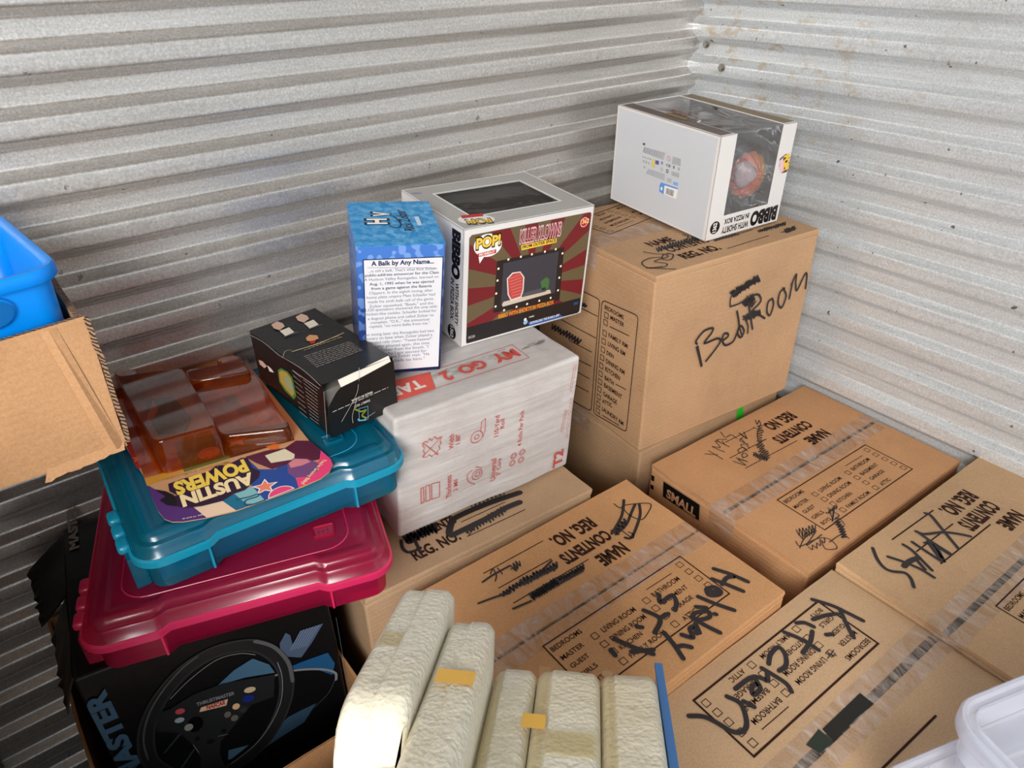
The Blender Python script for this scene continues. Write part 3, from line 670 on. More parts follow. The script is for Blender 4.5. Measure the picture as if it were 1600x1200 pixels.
outer = Thing('open_carton', 'dark brown open carton on the floor holding the black printed box', 'box', (-1.366, -.462, FLOOR), 0, .317, .440, .150-FLOOR)
t = outer; L, W, H = t.L/2, t.W/2, t.H; KP = cardboard('cardboard_shade', (172, 128, 88), 'z', 12)
for nm, a in (('side_wall', (-L, L, -W, -W+.004)), ('side_wall', (-L, -L+.004, -W+.004, W)), ('side_wall', (L-.004, L, -W+.004, W)), ('side_wall', (-L+.004, L-.004, W-.004, W))):
    o = box(nm, a[0], a[1], a[2], a[3], 0, H, KP, t.e); rough_up(o, 5, .003, 9, 4)
box('base_panel', -L+.004, L-.004, -W+.004, W-.004, 0, .004, KP, t.e)
flap_sheet('side_flap', [(-L+.01, -W, H), (L-.01, -W, H), (L-.03, -W-.05, H-.012), (-L+.03, -W-.055, H-.02)], KP, .004, t.e, .003)

# ================================================================ UPPER LEFT: open carton with a blue bin
KQ = cardboard('cardboard_upper', (188, 144, 104), 'z', 13)
qc = Thing('open_carton', 'open brown carton with crushed corrugated edge, blue bin inside, upper left', 'box', (-1.757, -.300, .552), R(1.0), .550, .272, .148)
t = qc; L, W, H = t.L/2, t.W/2, t.H; th = .006
def flute_mat():
    m, nt, b = nodes('corrugated_edge'); vv = texco(nt); wv = nt.nodes.new('ShaderNodeTexWave'); wv.bands_direction = 'DIAGONAL'; link(nt, vv, wv.inputs['Vector']); wv.inputs['Scale'].default_value = 130; wv.inputs['Distortion'].default_value = 5
    link(nt, ramp(nt, wv.outputs['Fac'], [(.35, s2l((54, 36, 26))), (.65, s2l((158, 126, 98)))]), b.inputs['Base Color']); setin(b, Roughness=.9); return m
FLU = flute_mat()
def wall_sheet(name, x0, x1, y0, y1, z0, z1, seed):
    o = box(name, x0, x1, y0, y1, z0, z1, [KQ], t.e); rough_up(o, 6, .0035, 8, seed); o.data.materials.append(FLU)
    for p in o.data.polygons:
        if p.normal.z > .8 or (p.normal.x > .8 and x1-x0 > .1): p.material_index = 1
    return o
wall_sheet('side_wall', -L, L, -W, -W+th, 0, H, 1); wall_sheet('side_wall', L-th, L, -W+th, W, 0, H-.002, 2)
wall_sheet('side_wall', -L, -L+th, -W+th, W, 0, H, 3); wall_sheet('side_wall', -L+th, L-th, W-th, W, 0, H, 4)
box('base_panel', -L+th, L-th, -W+th, W-th, 0, .005, KQ, t.e)
# pinched fold near the front right corner
bm = bmesh.new(); f1 = t.face('front')
pts = [V2(L-.038, H/2-.002), V2(L-.024, H/2-.001), V2(L-.004, -H/2+.002), V2(L-.020, -H/2+.002)]
vs = [f1.at(pts[0], .0005), f1.at(pts[1], .0005), f1.at(pts[2], .0005), f1.at(pts[3], .0005), f1.at((pts[0]+pts[1])/2, .002), f1.at((pts[2]+pts[3])/2, .006)]
mesh_obj('crushed_fold', vs, [(0, 4, 5, 3), (4, 1, 2, 5), (3, 5, 2)], KQ, t.e)
flap_sheet('torn_flap', [(L-.075, -W, .004), (L-.002, -W, .004), (L-.004, -W-.004, -.003), (L-.082, -W-.006, -.007)], KQ, .002, t.e, .004)
o = box('flute_edge', L-.0005, L+.0042, -W-.0010, -W+.0056, .002, H-.001, FLU, t.e); rough_up(o, 9, .0022, 40, 6)
prop = box('unseen_carton', -1.90, -1.50, -.30, -.03, FLOOR, .5515, cardboard('cardboard_unseen', (180, 140, 102), 'z', 14), None, .003)
tag(prop, 'brown carton outside the frame that carries the open carton at upper left', 'box')

shade_carton = box('unseen_carton', -1.93, -1.50, -.80, -.33, FLOOR, .70, cardboard('cardboard_unseen', (180, 140, 102), 'z', 14), None, .003)  # unseen carton added to block light from the lower left corner
tag(shade_carton, 'taller unseen brown carton added left of the frame to shade the lower left', 'box')
BLUEP, nt, b = nodes('sky_blue_plastic'); setin(b, Base_Color=s2l((0, 134, 236)), Roughness=.38, Specular_IOR_Level=.3, Subsurface_Weight=.25, Subsurface_Scale=.02); b.inputs['Subsurface Radius'].default_value = (.2, .6, 1)
def rrect(L, W, r, k=5):
    a, b_ = L/2, W/2; P = []
    for cx, cy, a0 in ((a-r, b_-r, 0), (-a+r, b_-r, .5*math.pi), (-a+r, -b_+r, math.pi), (a-r, -b_+r, 1.5*math.pi)):
        for i in range(k+1): q = a0+math.pi/2*i/k; P.append((cx+r*math.cos(q), cy+r*math.sin(q)))
    return P
def bin_shape(name, t, L, W, H, r, lip, taper, mat, th=.0025):
    R_ = lambda z, d, rr=0: [(x, y, z) for x, y in rrect(L-2*d, W-2*d, max(.004, r-d+rr))]
    rings = [R_(0, taper+.006), R_(.004, taper+.001), R_(H-.014, lip), R_(H-.014, .0015), R_(H-.012, 0), R_(H-.003, 0), R_(H, .002), R_(H, lip*.7), R_(H-.004, lip+th), R_(.006, taper+th+.002), R_(.005, taper+th+.006)]
    return loft(name, rings, mat, t.e, True, True)
bb = Thing('storage_bin', 'bright sky-blue plastic bin with a hand hole, standing in the open carton', 'bin', (-1.545, -.312, .559), R(6.5), .340, .235, .190)
bin_shape('bin_body', bb, .340, .235, .190, .030, .008, .012, BLUEP)
f = bb.face('front')
def oval(face, c, a, b_, off, n=24): return [face.at(V2(c[0]+a*math.cos(2*math.pi*i/n), c[1]+b_*math.sin(2*math.pi*i/n)), off) for i in range(n)]
hc = f.px(-9, 495); n = 24
mesh_obj('hand_hole', oval(f, hc, .017, .013, -.0045), [tuple(range(n))], flat('blue_hole', (0, 92, 160), .6, .2), bb.e)
o1 = oval(f, hc, .019, .015, -.0050); o2 = oval(f, hc, .017, .013, -.0030)
mesh_obj('hole_rim', o1+o2, [(i, (i+1) % n, n+(i+1) % n, n+i) for i in range(n)], BLUEP, bb.e, smooth=True)

# ================================================================ FOAM PIECES in a white box (bottom centre)
AZ, EL = R(45.6), R(-20.7)
FM_X = Vector((math.sin(AZ), -math.cos(AZ), 0)); FM_Y = Vector((math.cos(AZ)*math.cos(EL), math.sin(AZ)*math.cos(EL), math.sin(EL))); FM_Z = FM_X.cross(FM_Y)
FM_O = Vector((-.970, -.766, .490))
FM = Matrix(((FM_X.x, FM_Y.x, FM_Z.x, FM_O.x), (FM_X.y, FM_Y.y, FM_Z.y, FM_O.y), (FM_X.z, FM_Y.z, FM_Z.z, FM_O.z), (0, 0, 0, 1)))
FMi = FM.inverted()
def fpx(x, y, z=0):
    d = FW + RT*((x-800)/FPX) + UP*((600-y)/FPX); o = FMi @ CAM; d = FMi.to_3x3() @ d; return o+d*((z-o.z)/d.z)
M_FOAM, nt, b = nodes('polystyrene'); vv = texco(nt)
vo = nt.nodes.new('ShaderNodeTexVoronoi'); link(nt, vv, vo.inputs['Vector']); vo.inputs['Scale'].default_value = 260
setin(b, Roughness=.34, Specular_IOR_Level=.6, Subsurface_Weight=.2, Subsurface_Scale=.012); b.inputs['Subsurface Radius'].default_value = (1, .85, .6)
link(nt, mixc(nt, ramp(nt, noi(nt, vv, 9, 3, .5), [(.4, (0, 0, 0)), (.7, (.6,)*3)]), s2l((228, 224, 208)), s2l((222, 208, 172))), b.inputs['Base Color'])
bump(nt, b, math_(nt, 'ADD', math_(nt, 'MULTIPLY', noi(nt, vv, 90, 4, .6), 1.0), math_(nt, 'MULTIPLY', vo.outputs['Distance'], .35)), .75, .0018)
M_TAN = plastic_clear('clear_yellow_tape', (240, 222, 170), .30, .10, .2, .05); M_YEL = flat('yellow_tape', (240, 190, 84), .35, .5)
foam_spec = [  # left px, right px (at py on ridge height z), z of ridge, far end py
    ('outermost foam slab on the left, the tallest of the row of five', 632, 716, 908, .055),
    ('foam slab with a yellow tape patch at its ridge, second tallest of the row', 682, 778, 956, .043),
    ('low foam slab in the middle of the row, yellowed tape along its left edge', 752, 842, 1030, .0),
    ('low foam slab with a small yellow tape patch at its left edge', 849, 938, 1034, .002),
    ('foam slab at the right end of the row, against the blue-striped white board', 930, 1024, 1040, .0)]
foams = []
for k, (lab, x0, x1, py, z) in enumerate(foam_spec):
    a = fpx(x0, py, z); b_ = fpx(x1, py, z); yend = (a.y+b_.y)/2; X0, X1 = a.x, b_.x
    if k: X0 = foams[-1][2]+.0008
    e = bpy.data.objects.new('foam_slab', None); C.objects.link(e); e.empty_display_size = .05; e.matrix_world = FM
    tag(e, 'white polystyrene '+lab, 'foam', 'polystyrene slabs standing in a row')
    hgt = .205+z; bm = bmesh.new(); xm = (X0+X1)/2
    w_ = X1-X0
    # ridge profile across the slab (rounded with a shallow step), swept from the near end to the rounded far end
    nl = 26; LY = .33 if k else yend-fpx(522, 1112, z).y; prof = []
    stp = (.5 if k < 2 else .25)
    for i in range(25):
        u = i/24; x = X0+w_*u; edge = min(u, 1-u)*w_; dz = -.007*max(0, 1-edge/.007)**2
        dz += (-.0022 if u < stp and k in (0, 1) else (-.0022 if u < .22 else 0))
        prof.append((x, dz))
    vs = []; fs = []; m_ = len(prof)+2
    for j in range(nl+1):
        y = yend-LY*(j/nl)**1.3; q = min(1, (yend-y)/.018); drop = -.022*(1-math.sqrt(max(0, 1-(1-q)**2)))
        if k == 0:
            q2 = min(1, (y-(yend-LY))/.030); drop -= .034*(1-math.sqrt(max(0, 1-(1-q2)**2)))
        row = [(X0+.0015, y, z-hgt)]+[(x+(xm-x)*.10*(1-q)**2, y+.0, z+dz+drop+noise.noise(Vector((x*30, y*22, k)))*.0009) for x, dz in prof]+[(X1-.0015, y, z-hgt)]
        vs += row
    for j in range(nl):
        for i in range(m_-1): b0 = j*m_+i; fs.append((b0, b0+1, b0+m_+1, b0+m_))
        fs.append((j*m_+m_-1, j*m_, (j+1)*m_, (j+1)*m_+m_-1))
    fs.append(tuple(range(m_-1, -1, -1))); fs.append(tuple(range(nl*m_, (nl+1)*m_)))
    o = mesh_obj('foam_body', vs, fs, M_FOAM, e, smooth=True)
    bm = bmesh.new(); bm.from_mesh(o.data); bmesh.ops.recalc_face_normals(bm, faces=bm.faces)
    sharp = [e_ for e_ in bm.edges if len(e_.link_faces) == 2 and e_.calc_face_angle(0) > R(60)]
    bmesh.ops.bevel(bm, geom=sharp, offset=.005, segments=3, profile=.5, affect='EDGES'); bm.to_mesh(o.data); bm.free()
    o.data.polygons.foreach_set('use_smooth', [True]*len(o.data.polygons))
    foams.append((e, X0, X1, z, yend))
    if k >= 2:  # yellowed tape round the left edge and across
        for (ux0, ux1, y0, y1) in (((.02, .20, yend-.27, yend-.012),)+(((.22, .95, yend-.115, yend-.090),) if k == 3 else ())):
            mesh_obj('clear_tape', [(X0+w_*ux0, y0, z+.0012), (X0+w_*ux1, y0, z+.0012), (X0+w_*ux1, y1, z+.0012), (X0+w_*ux0, y1, z+.0012)], [(0, 1, 2, 3)], M_TAN, e)
    if k == 0:
        mesh_obj('clear_tape', [(X0+.004, yend-.102, z-.0016), (X0+w_*.47, yend-.102, z-.0016), (X0+w_*.47, yend-.082, z-.0016), (X0+.004, yend-.082, z-.0016)], [(0, 1, 2, 3)], M_TAN, e)
    if k in (1, 3):
        p = fpx(*((712, 1058) if k == 1 else (834, 1127)), z); hw = .0135 if k == 1 else .0085
        n = 6; q = [(min(p.x-hw+2*hw*i/n, X1+.0008), 0) for i in range(n+1)]
        vs = []
        for i in range(n+1):
            x = p.x-hw+2*hw*i/n; zz = z+.0018
            if x > X1-.004: zz -= (x-(X1-.004))*1.6; x = min(x, X1+.0012)
            vs += [(x, p.y-.010, zz), (x, p.y+.006, zz)]
        mesh_obj('yellow_tape', vs, [(2*i, 2*i+2, 2*i+3, 2*i+1) for i in range(n)], M_YEL, e)
# white box that holds them, blue stripe round its rim
X_r = foams[-1][2]; X_l = foams[0][1]; yend = max(f_[4] for f_ in foams)
hb = bpy.data.objects.new('foam_box', None); C.objects.link(hb); hb.matrix_world = FM; hb.empty_display_size = .05
tag(hb, 'white open box with a blue stripe round its rim, holding the row of foam slabs', 'box')
M_WBX = flat('white_box_board', (222, 218, 210), .55, .3); M_STR = flat('blue_stripe', (70, 124, 190), .5, .35)
zt = -.012
box('box_wall', X_r+.003, X_r+.0075, -.40, yend+.01, -.215, zt-.0, M_WBX, hb)
box('box_wall', X_l-.004, X_r+.0075, yend+.0055, yend+.010, -.215, zt-.040, M_WBX, hb)
box('box_base', X_l-.004, X_r+.0075, -.40, yend+.02, -.222, -.2155, M_WBX, hb)
box('rim_stripe', X_r+.0076, X_r+.0086, -.40, yend+.01, zt-.030, zt-.018, M_STR, hb)
box('rim_stripe', X_r+.0015, X_r+.0080, -.40, yend+.0105, zt, zt+.003, M_STR, hb)
box('rim_stripe', X_l-.004, X_r+.008, yend+.005, yend+.0105, zt-.040, zt-.033, M_STR, hb)
# black tray under the white box
tag(box('black_tray', -1.235, -.985, -.98, -.545, FLOOR, .215, flat('black_tray', (34, 33, 34), .55, .3), None, .006), 'black lidded crate on the floor under the foam box', 'crate')

# ================================================================ CLEAR BINS (bottom right)
CLR = plastic_clear('clear_frosted_plastic', (236, 240, 255), .20, .52, .12, .10); CLE = plastic_clear('clear_edge_plastic', (236, 240, 255), .3, .62, .12, .14)
def clear_bin(label, corner, yaw, L, W, H, r):
    t = Thing('clear_bin', label, 'bin', corner, yaw, L, W, H, group=None)
    R_ = lambda z, d: [(x, y, z) for x, y in rrect(L-2*d, W-2*d, max(.004, r-d), 8)]
    loft('bin_body', [R_(.0, .026), R_(.004, .020), R_(H-.05, .013), R_(H-.048, .010), R_(H-.016, .009)], CLR, t.e, True, False)
    loft('bin_rim', [R_(H-.016, .008), R_(H-.018, .001), R_(H-.016, 0), R_(H-.003, 0), R_(H, .002), R_(H, .005), R_(H-.003, .0075), R_(H-.003, .011), R_(H-.001, .013), R_(H-.004, .015), R_(H-.03, .016)], CLR, t.e, False, False)
    for z, d in ((H-.0005, .0025), (H-.0015, .013), (H-.050, .0115)):
        a = R_(z, d); c = R_(z+.0006, d+.0014); n = len(a); mesh_obj('rim_bead', a+c, [(i, (i+1) % n, n+(i+1) % n, n+i) for i in range(n)], CLE, t.e)
    return t
binA = clear_bin('frosted clear plastic bin, upper one of the two in the bottom right corner', (-.803, -1.242, .300), R(-18), .42, .31, .102, .035)
binB = clear_bin('frosted clear plastic bin under the other clear bin, only its rim showing', (-.838, -1.208, .216), R(-18), .42, .30, .083, .035)
# ================================================================ PRINT AND HANDWRITING
def zig(p0, p1, w, n, seed=1):
    """a scribbled band from p0 to p1 (crop points), w wide"""
    rnd = random.Random(seed); d = Vector(p1)-Vector(p0); nn = Vector((-d.y, d.x)).normalized(); out = []
    for i in range(n+1):
        p = Vector(p0)+d*(i/n)+nn*w*(.5 if i % 2 else -.5)*rnd.uniform(.55, 1.1); out.append((p.x, p.y))
    return out
def para(D, q, n, m, wd=.0009, seed=1, cov=.95):
    """lines of print too small to read: q = top-left, top-right, bottom-right, bottom-left"""
    rnd = random.Random(seed); a, b, c, d = [D.P(p) for p in q]
    for i in range(n):
        v = i/max(1, n-1); l = a.lerp(d, v); r = b.lerp(c, v); u = 0
        while u < cov:
            s = rnd.uniform(.05, .13); e = min(cov, u+s); D.uvline([l.lerp(r, u), l.lerp(r, e)], wd, m, 0, caps=False); u = e+.022

# canonical check-list table, read off the SMALL box
A_top = small.face('top'); CT = (1200, 680, 6.667)
tab_txt = [('BEDROOMS', (190, 715), (400, 602), (160, 685)), ('MASTER', (290, 770), (445, 688), (262, 740)), ('GUEST', (385, 822), (505, 752), (355, 795)), ('GIRLS', (478, 882), (595, 815), (450, 852)), ('BOYS', (575, 940), (668, 886), (548, 910)),
  ('LIVING ROOM', (563, 600), (792, 467), (530, 570)), ('DINING ROOM', (655, 657), (890, 515), (622, 625)), ('KITCHEN', (745, 714), (895, 625), (715, 685)), ('FAMILY ROOM', (845, 768), (1085, 618), (815, 738)),
  ('BATHROOM', (905, 380), (1095, 272), (875, 350)), ('BASEMENT', (1000, 430), (1175, 325), (970, 402)), ('GARAGE', (1095, 480), (1240, 395), (1068, 452)), ('ATTIC', (1205, 540), (1300, 482), (1168, 515))]
tab_box = [(495, 620), (590, 673), (680, 722), (780, 785), (845, 400), (938, 452), (1030, 505), (1128, 558), (1050, 168), (1140, 215), (1235, 262), (1328, 308), (1425, 355)]
DT = Decal(A_top, CT); t0 = DT.P((95, 677)); tx_ = DT.P((1033, 112)); tyv = DT.P((597, 985))
TU = (tx_-t0); TL = TU.length; TU = TU.normalized(); TVd = Vector((TU.y, -TU.x)); TH = abs((tyv-t0).dot(TVd))
def canon(p): q = DT.P(p)-t0; return Vector((q.dot(TU), q.dot(TVd)))
def table(D, o, dirp, end=False, scale=1.0, skip=(), wd=.0011):
    """o: start corner of the table (seam side), dirp: a point further along its long side"""
    O = D.P(o); U = (D.P(dirp)-O).normalized(); g = math.atan2(U.y, U.x); q = round(g/(math.pi/2))*math.pi/2
    if abs(g-q) < R(6): U = Vector((math.cos(q), math.sin(q)))
    Vd = Vector((U.y, -U.x))
    if end: O = O-U*TL*scale
    T = lambda p: O+U*p.x*scale+Vd*p.y*scale
    D.uvline([T(V2(0, 0)), T(V2(TL, 0)), T(V2(TL, TH)), T(V2(0, TH))], wd*1.7, INK, 1, closed=True)
    for s_, a, b, c in tab_txt:
        if s_ in skip: continue
        a, b, c = canon(a), canon(b), canon(c); h = abs(c.y-a.y); D.uvtext(s_, T(a), U, (b.x-a.x)*scale, h*scale, INK, .012)
    for c in tab_box:
        c = canon(c); s2 = .0043
        D.uvline([T(c+V2(-s2, -s2)), T(c+V2(s2, -s2)), T(c+V2(s2, s2)), T(c+V2(-s2, s2))], .0009, INK, 0, closed=True)
    D.uvline([T(canon((820, 330))), T(canon((998, 225)))], .0011, INK, 0, caps=False)
    return O, U, Vd, scale

# --- SMALL box
D = Decal(A_top, CT); table(D, (95, 677), (1033, 112))
D.c = (1090, 620, 6.667); b_ = .045
D.text('NAME', (1290, 335), (1088, 438), (1385, 395), INK, b_); D.text('CONTENTS', (1110, 248), (758, 430), (1208, 300), INK, b_); D.text('REG. NO', (935, 155), (675, 295), (1043, 210), INK, b_)
for a in (((1040, 455), (495, 748)), ((720, 440), (330, 643)), ((590, 325), (290, 475))): D.line(a, .0014, INK, caps=False)
D.done('printed_lettering', small.e)
D = Decal(A_top, (1090, 620, 6.667), .0008)
D.pen([[(75, 598), (205, 608)], [(115, 565), (260, 655)], [(280, 580), (150, 522), (235, 532), (185, 462), (330, 525)], [(330, 525), (200, 455), (305, 447)], [(255, 465), (285, 505)], [(240, 372), (290, 425), (350, 400), (410, 440)],
  [(370, 675), (500, 718), (420, 655), (520, 680), (400, 640)], [(470, 640), (520, 620), (490, 590), (460, 610), (475, 640)], [(430, 590), (500, 560), (470, 530), (420, 560), (440, 590)], [(520, 570), (450, 510), (500, 500), (540, 540)], [(530, 500), (440, 460), (470, 430)], [(490, 480), (450, 440)], [(520, 440), (430, 380), (510, 440), (480, 370)],
  [(600, 245), (620, 290), (640, 250), (660, 300)], [(580, 320), (690, 370)], [(650, 300), (620, 390), (640, 470), (700, 450)]], .0016)
D.pen([zig((655, 300), (640, 480), 60, 14, 2), zig((640, 490), (720, 650), 90, 16, 3), zig((580, 600), (730, 660), 60, 14, 4)], .0017)
D.c = CT
D.pen([zig((300, 1020), (500, 970), 70, 12, 5), zig((340, 1070), (480, 1000), 50, 12, 6), [(330, 1180), (380, 1080), (500, 1000), (400, 1150), (480, 1100), (560, 1040)], [(290, 1110), (340, 1160), (520, 1080), (640, 1090), (720, 1180), (600, 1190), (560, 1110)],
  zig((430, 1190), (600, 1100), 60, 8, 9), [(620, 760), (680, 800), (740, 840), (700, 870)], [(700, 740), (650, 800), (680, 880), (740, 870), (800, 940)], [(640, 1120), (740, 1050), (800, 1050), (845, 1082)]], .0015)
D.pen([zig((610, 820), (720, 750), 25, 6, 7), zig((720, 890), (800, 1070), 60, 14, 8), [(690, 745), (670, 900)]], .0024)
D.done('marker_writing', small.e)
D = Decal(small.face('left'), (1000, 600, 3.2), .0024)
D.poly([(122, 485), (303, 603), (299, 682), (119, 560)], BLACK); D.text('SMALL', (136, 560), (283, 655), (141, 522), flat('kraft_letter', (186, 140, 104), .7), .035, 2)
D.poly([(62, 452), (76, 460), (75, 486), (61, 478)], BLACK); D.poly([(58, 500), (73, 506), (72, 528), (58, 520)], BLACK)
D.done('size_stamp', small.e, 'black stamp reading SMALL')

# --- XMAS box
F_ = xmas.face('top'); D = Decal(F_, (1350, 740, 6.316)); b_ = .045
D.text('NAME', (1463, 355), (1295, 487), (1590, 440), INK, b_); D.text('CONTENTS', (1205, 262), (915, 490), (1365, 325), INK, b_); D.text('REG. NO.', (985, 158), (720, 345), (1135, 230), INK, b_)
for a in (((685, 362), (275, 655)), ((878, 497), (515, 773)), ((1248, 503), (755, 893))): D.line(a, .0022, INK, caps=False)
D.c = (1280, 700, 3.334); table(D, (920, 825), (1067, 703))
D.done('printed_lettering', xmas.e)
D = Decal(F_, (1350, 740, 6.316), .0008)
D.pen([[(600, 395), (660, 420), (760, 540), (930, 745)], [(510, 575), (600, 602), (760, 585), (900, 595), (1050, 625)], [(520, 575), (640, 660), (860, 802)], [(600, 690), (690, 700), (790, 870)], [(475, 680), (600, 765), (765, 872)], [(640, 670), (760, 750), (840, 800)],
  [(385, 705), (470, 760), (580, 870), (670, 960)], [(235, 825), (400, 880), (560, 950), (690, 1030)], [(520, 860), (600, 950)], [(85, 740), (130, 850), (200, 935), (280, 970), (400, 985), (460, 1040), (490, 1125)]], .0052)
D.pen([[(395, 920), (450, 870), (540, 835)], [(640, 680), (720, 790), (770, 860)]], .0085)
D.done('marker_writing', xmas.e)

# --- Kitchen box
F_ = kitchen.face('top'); D = Decal(F_, (1060, 930, 4.615))
table(D, (1440, 350), (558, 1163), wd=.0016, scale=1.0)
D.c = (1360, 960, 5); D.line([(510, 795), (-60, 1357)], .0028, INK); D.done('printed_lettering', kitchen.e)
D = Decal(F_, (1060, 930, 4.615), .0008)
D.pen([[(965, 35), (1110, 80), (1215, 130), (1330, 188)], [(970, 180), (1060, 150), (1145, 138)], [(1165, 110), (1210, 210), (1262, 310)], [(850, 205), (910, 203), (975, 232)], [(1065, 290), (1110, 285)], [(760, 270), (880, 320), (1010, 400)], [(965, 265), (950, 340), (895, 420)],
  [(650, 500), (665, 430), (720, 380), (768, 430), (775, 510), (725, 550)], [(600, 530), (700, 590), (780, 645), (815, 700)], [(640, 570), (640, 620), (590, 600), (520, 600), (410, 680)], [(560, 620), (590, 680), (540, 720), (530, 670), (570, 640)],
  [(350, 735), (440, 780), (480, 860), (490, 950), (450, 990), (380, 985), (270, 920), (180, 880), (75, 875)], [(470, 770), (545, 810)]], .0062)
D.pen([[(1070, 410), (1120, 450)], [(1120, 400), (1075, 460)], [(1060, 425), (1140, 440)]], .0012)
D.done('marker_writing', kitchen.e)
# what shows through the gap beside the tape
D = Decal(F_, (1020, 880, 3.478), .0009)
D.poly([(1125, 708), (1200, 768), (1100, 850), (985, 975), (920, 905)], flat('dark_gap', (30, 27, 24), .5, .4), 1)
D.poly([(900, 905), (985, 975), (905, 1035), (832, 990)], flat('dark_green_gap', (34, 44, 34), .4, .5), 1); D.done('seam_gap', kitchen.e, 'dark open gap under the tape')

# --- Holiday box
F_ = holiday.face('top'); D = Decal(F_, (840, 880, 4.706)); b_ = .045
table(D, (40, 612), (1000, -4), scale=1.0)
D.c = (740, 770, 5.333)
D.text('REG. NO.', (950, 205), (622, 385), (1035, 270), INK, b_); D.text('CONTENTS', (1085, 310), (697, 525), (1165, 370), INK, b_); D.text('NAME', (1220, 412), (1005, 540), (1308, 480), INK, b_)
for a in (((580, 400), (80, 675)), ((650, 550), (205, 798)), ((958, 555), (330, 922))): D.line(a, .0016, INK, caps=False)
D.done('printed_lettering', holiday.e)
D = Decal(F_, (840, 880, 4.706), .0008)
D.pen([[(1295, 45), (1420, 85), (1545, 140)], [(1285, 120), (1400, 165), (1510, 210)], [(1355, 160), (1390, 112), (1440, 105)], [(1245, 190), (1300, 180), (1345, 210), (1325, 238), (1260, 238), (1240, 200)], [(1270, 212), (1320, 212)], [(1180, 250), (1300, 300), (1445, 350)],
  [(1165, 325), (1240, 332)], [(1300, 378), (1312, 380)], [(1340, 515), (1230, 460), (1130, 400)], [(1140, 400), (1160, 370), (1250, 360), (1262, 400), (1190, 420), (1140, 410)], [(1060, 530), (1140, 550), (1120, 490), (1150, 470), (1170, 520)], [(1190, 515), (1160, 450)],
  [(930, 515), (1000, 600), (1070, 705)], [(1025, 620), (1070, 610), (1130, 622)], [(780, 350), (900, 412), (862, 515)], [(900, 410), (960, 375)], [(892, 235), (905, 292), (985, 240), (1020, 290), (1010, 350)], [(565, 560), (700, 620), (850, 672)], [(730, 470), (768, 475)], [(540, 640), (570, 680)], [(690, 655), (850, 640)]], .0066)
D.c = (740, 770, 5.333)
D.pen([[(1170, 95), (1220, 130), (1270, 105), (1470, 95), (1440, 190), (1390, 228), (1300, 190), (1250, 140)], [(1225, 310), (1320, 380), (1330, 350), (1290, 330)], zig((320, 630), (390, 590), 70, 6, 3), [(330, 590), (360, 655)], [(310, 640), (390, 600)],
  [(140, 680), (160, 640), (190, 690), (180, 740)], [(200, 630), (240, 680)]], .0018)
D.pen([[(1252, 65), (1232, 200), (1150, 345)], [(1345, 100), (1310, 180), (1270, 270), (1185, 350)], [(1380, 100), (1385, 200), (1320, 370), (1262, 378)], zig((1170, 340), (1270, 240), 50, 8, 2)], .0045)
D.pen([[(75, 748), (160, 690), (300, 612)], [(40, 925), (190, 870), (300, 840)], zig((230, 860), (420, 740), 40, 14, 4), zig((400, 750), (700, 605), 50, 22, 5), [(400, 770), (690, 630)], [(560, 660), (650, 570)],
  [(330, 970), (480, 905)], zig((480, 870), (700, 740), 60, 22, 6), zig((690, 740), (920, 620), 40, 20, 7), [(520, 870), (910, 655)]], .0034)
D.done('marker_writing', holiday.e)

# --- box under the white carton
F_ = under.face('top'); D = Decal(F_, (610, 760, 6.667))
D.text('REG. NO.', (265, 775), (745, 548), (195, 690), INK, .035); D.text('CONTENTS', (180, 610), (700, 372), (110, 545), INK, .035)
for a in (((735, 375), (1195, 165)), ((800, 525), (1405, 242))): D.line(a, .0015, INK, caps=False)
D.done('printed_lettering', under.e)
D = Decal(F_, (610, 760, 6.667), .0008)
D.pen([[(640, 515), (1000, 340), (1200, 230), (1345, 170)], [(610, 490), (635, 390), (690, 325), (1000, 190), (1345, 70)]], .0108)
D.pen([[(110, 570), (130, 650), (190, 692), (300, 660)], [(250, 560), (310, 680)], zig((150, 560), (480, 430), 90, 18, 3)], .0050)
D.pen([zig((780, 480), (1200, 240), 90, 26, 4), zig((850, 230), (1190, 90), 60, 16, 5), [(790, 490), (860, 450), (820, 510)]], .0016)
D.done('marker_writing', under.e)

# --- BedRoom box
F_ = bedroom.face('left'); D = Decal(F_, (860, 440, 5), .0020)
D.line([(430, 150), (665, 253), (685, 268), (692, 295), (602, 1145), (596, 1163), (580, 1162), (365, 1040), (350, 1025), (345, 1000), (408, 175), (414, 156)], .0017, INK, closed=True)
D.line([(265, 75), (372, 128), (388, 143), (391, 168), (326, 985), (320, 1002), (305, 1000), (200, 942), (60, 870)], .0017, INK, caps=False)
for a in (((245, 205), (375, 270)), ((90, 295), (362, 440)), ((150, 455), (330, 550)), ((190, 592), (325, 660)), ((180, 685), (312, 758)), ((170, 790), (308, 862)), ((470, 350), (620, 422)), ((515, 798), (597, 843)), ((413, 1043), (545, 1123))): D.line(a, .0015, INK, caps=False)
for s_, a, b, c in (('BEDROOMS', (430, 210), (578, 278), (432, 180)), ('MASTER', (475, 292), (582, 342), (478, 262)), ('FAMILY RM', (460, 430), (608, 508), (465, 400)), ('LIVING RM', (455, 497), (590, 570), (460, 467)), ('DEN', (445, 565), (500, 594), (450, 538)), ('DINING RM', (440, 632), (585, 707), (446, 602)),
   ('KITCHEN', (435, 695), (548, 755), (440, 664)), ('BATH', (430, 762), (500, 797), (434, 732)), ('BASEMENT', (425, 820), (565, 895), (430, 791)), ('GARAGE', (418, 885), (525, 938), (424, 857)), ('ATTIC', (412, 945), (488, 982), (417, 918)), ('LAUNDRY RM', (408, 1002), (575, 1092), (413, 974))):
    D.text(s_, a, b, c, INK, .012)
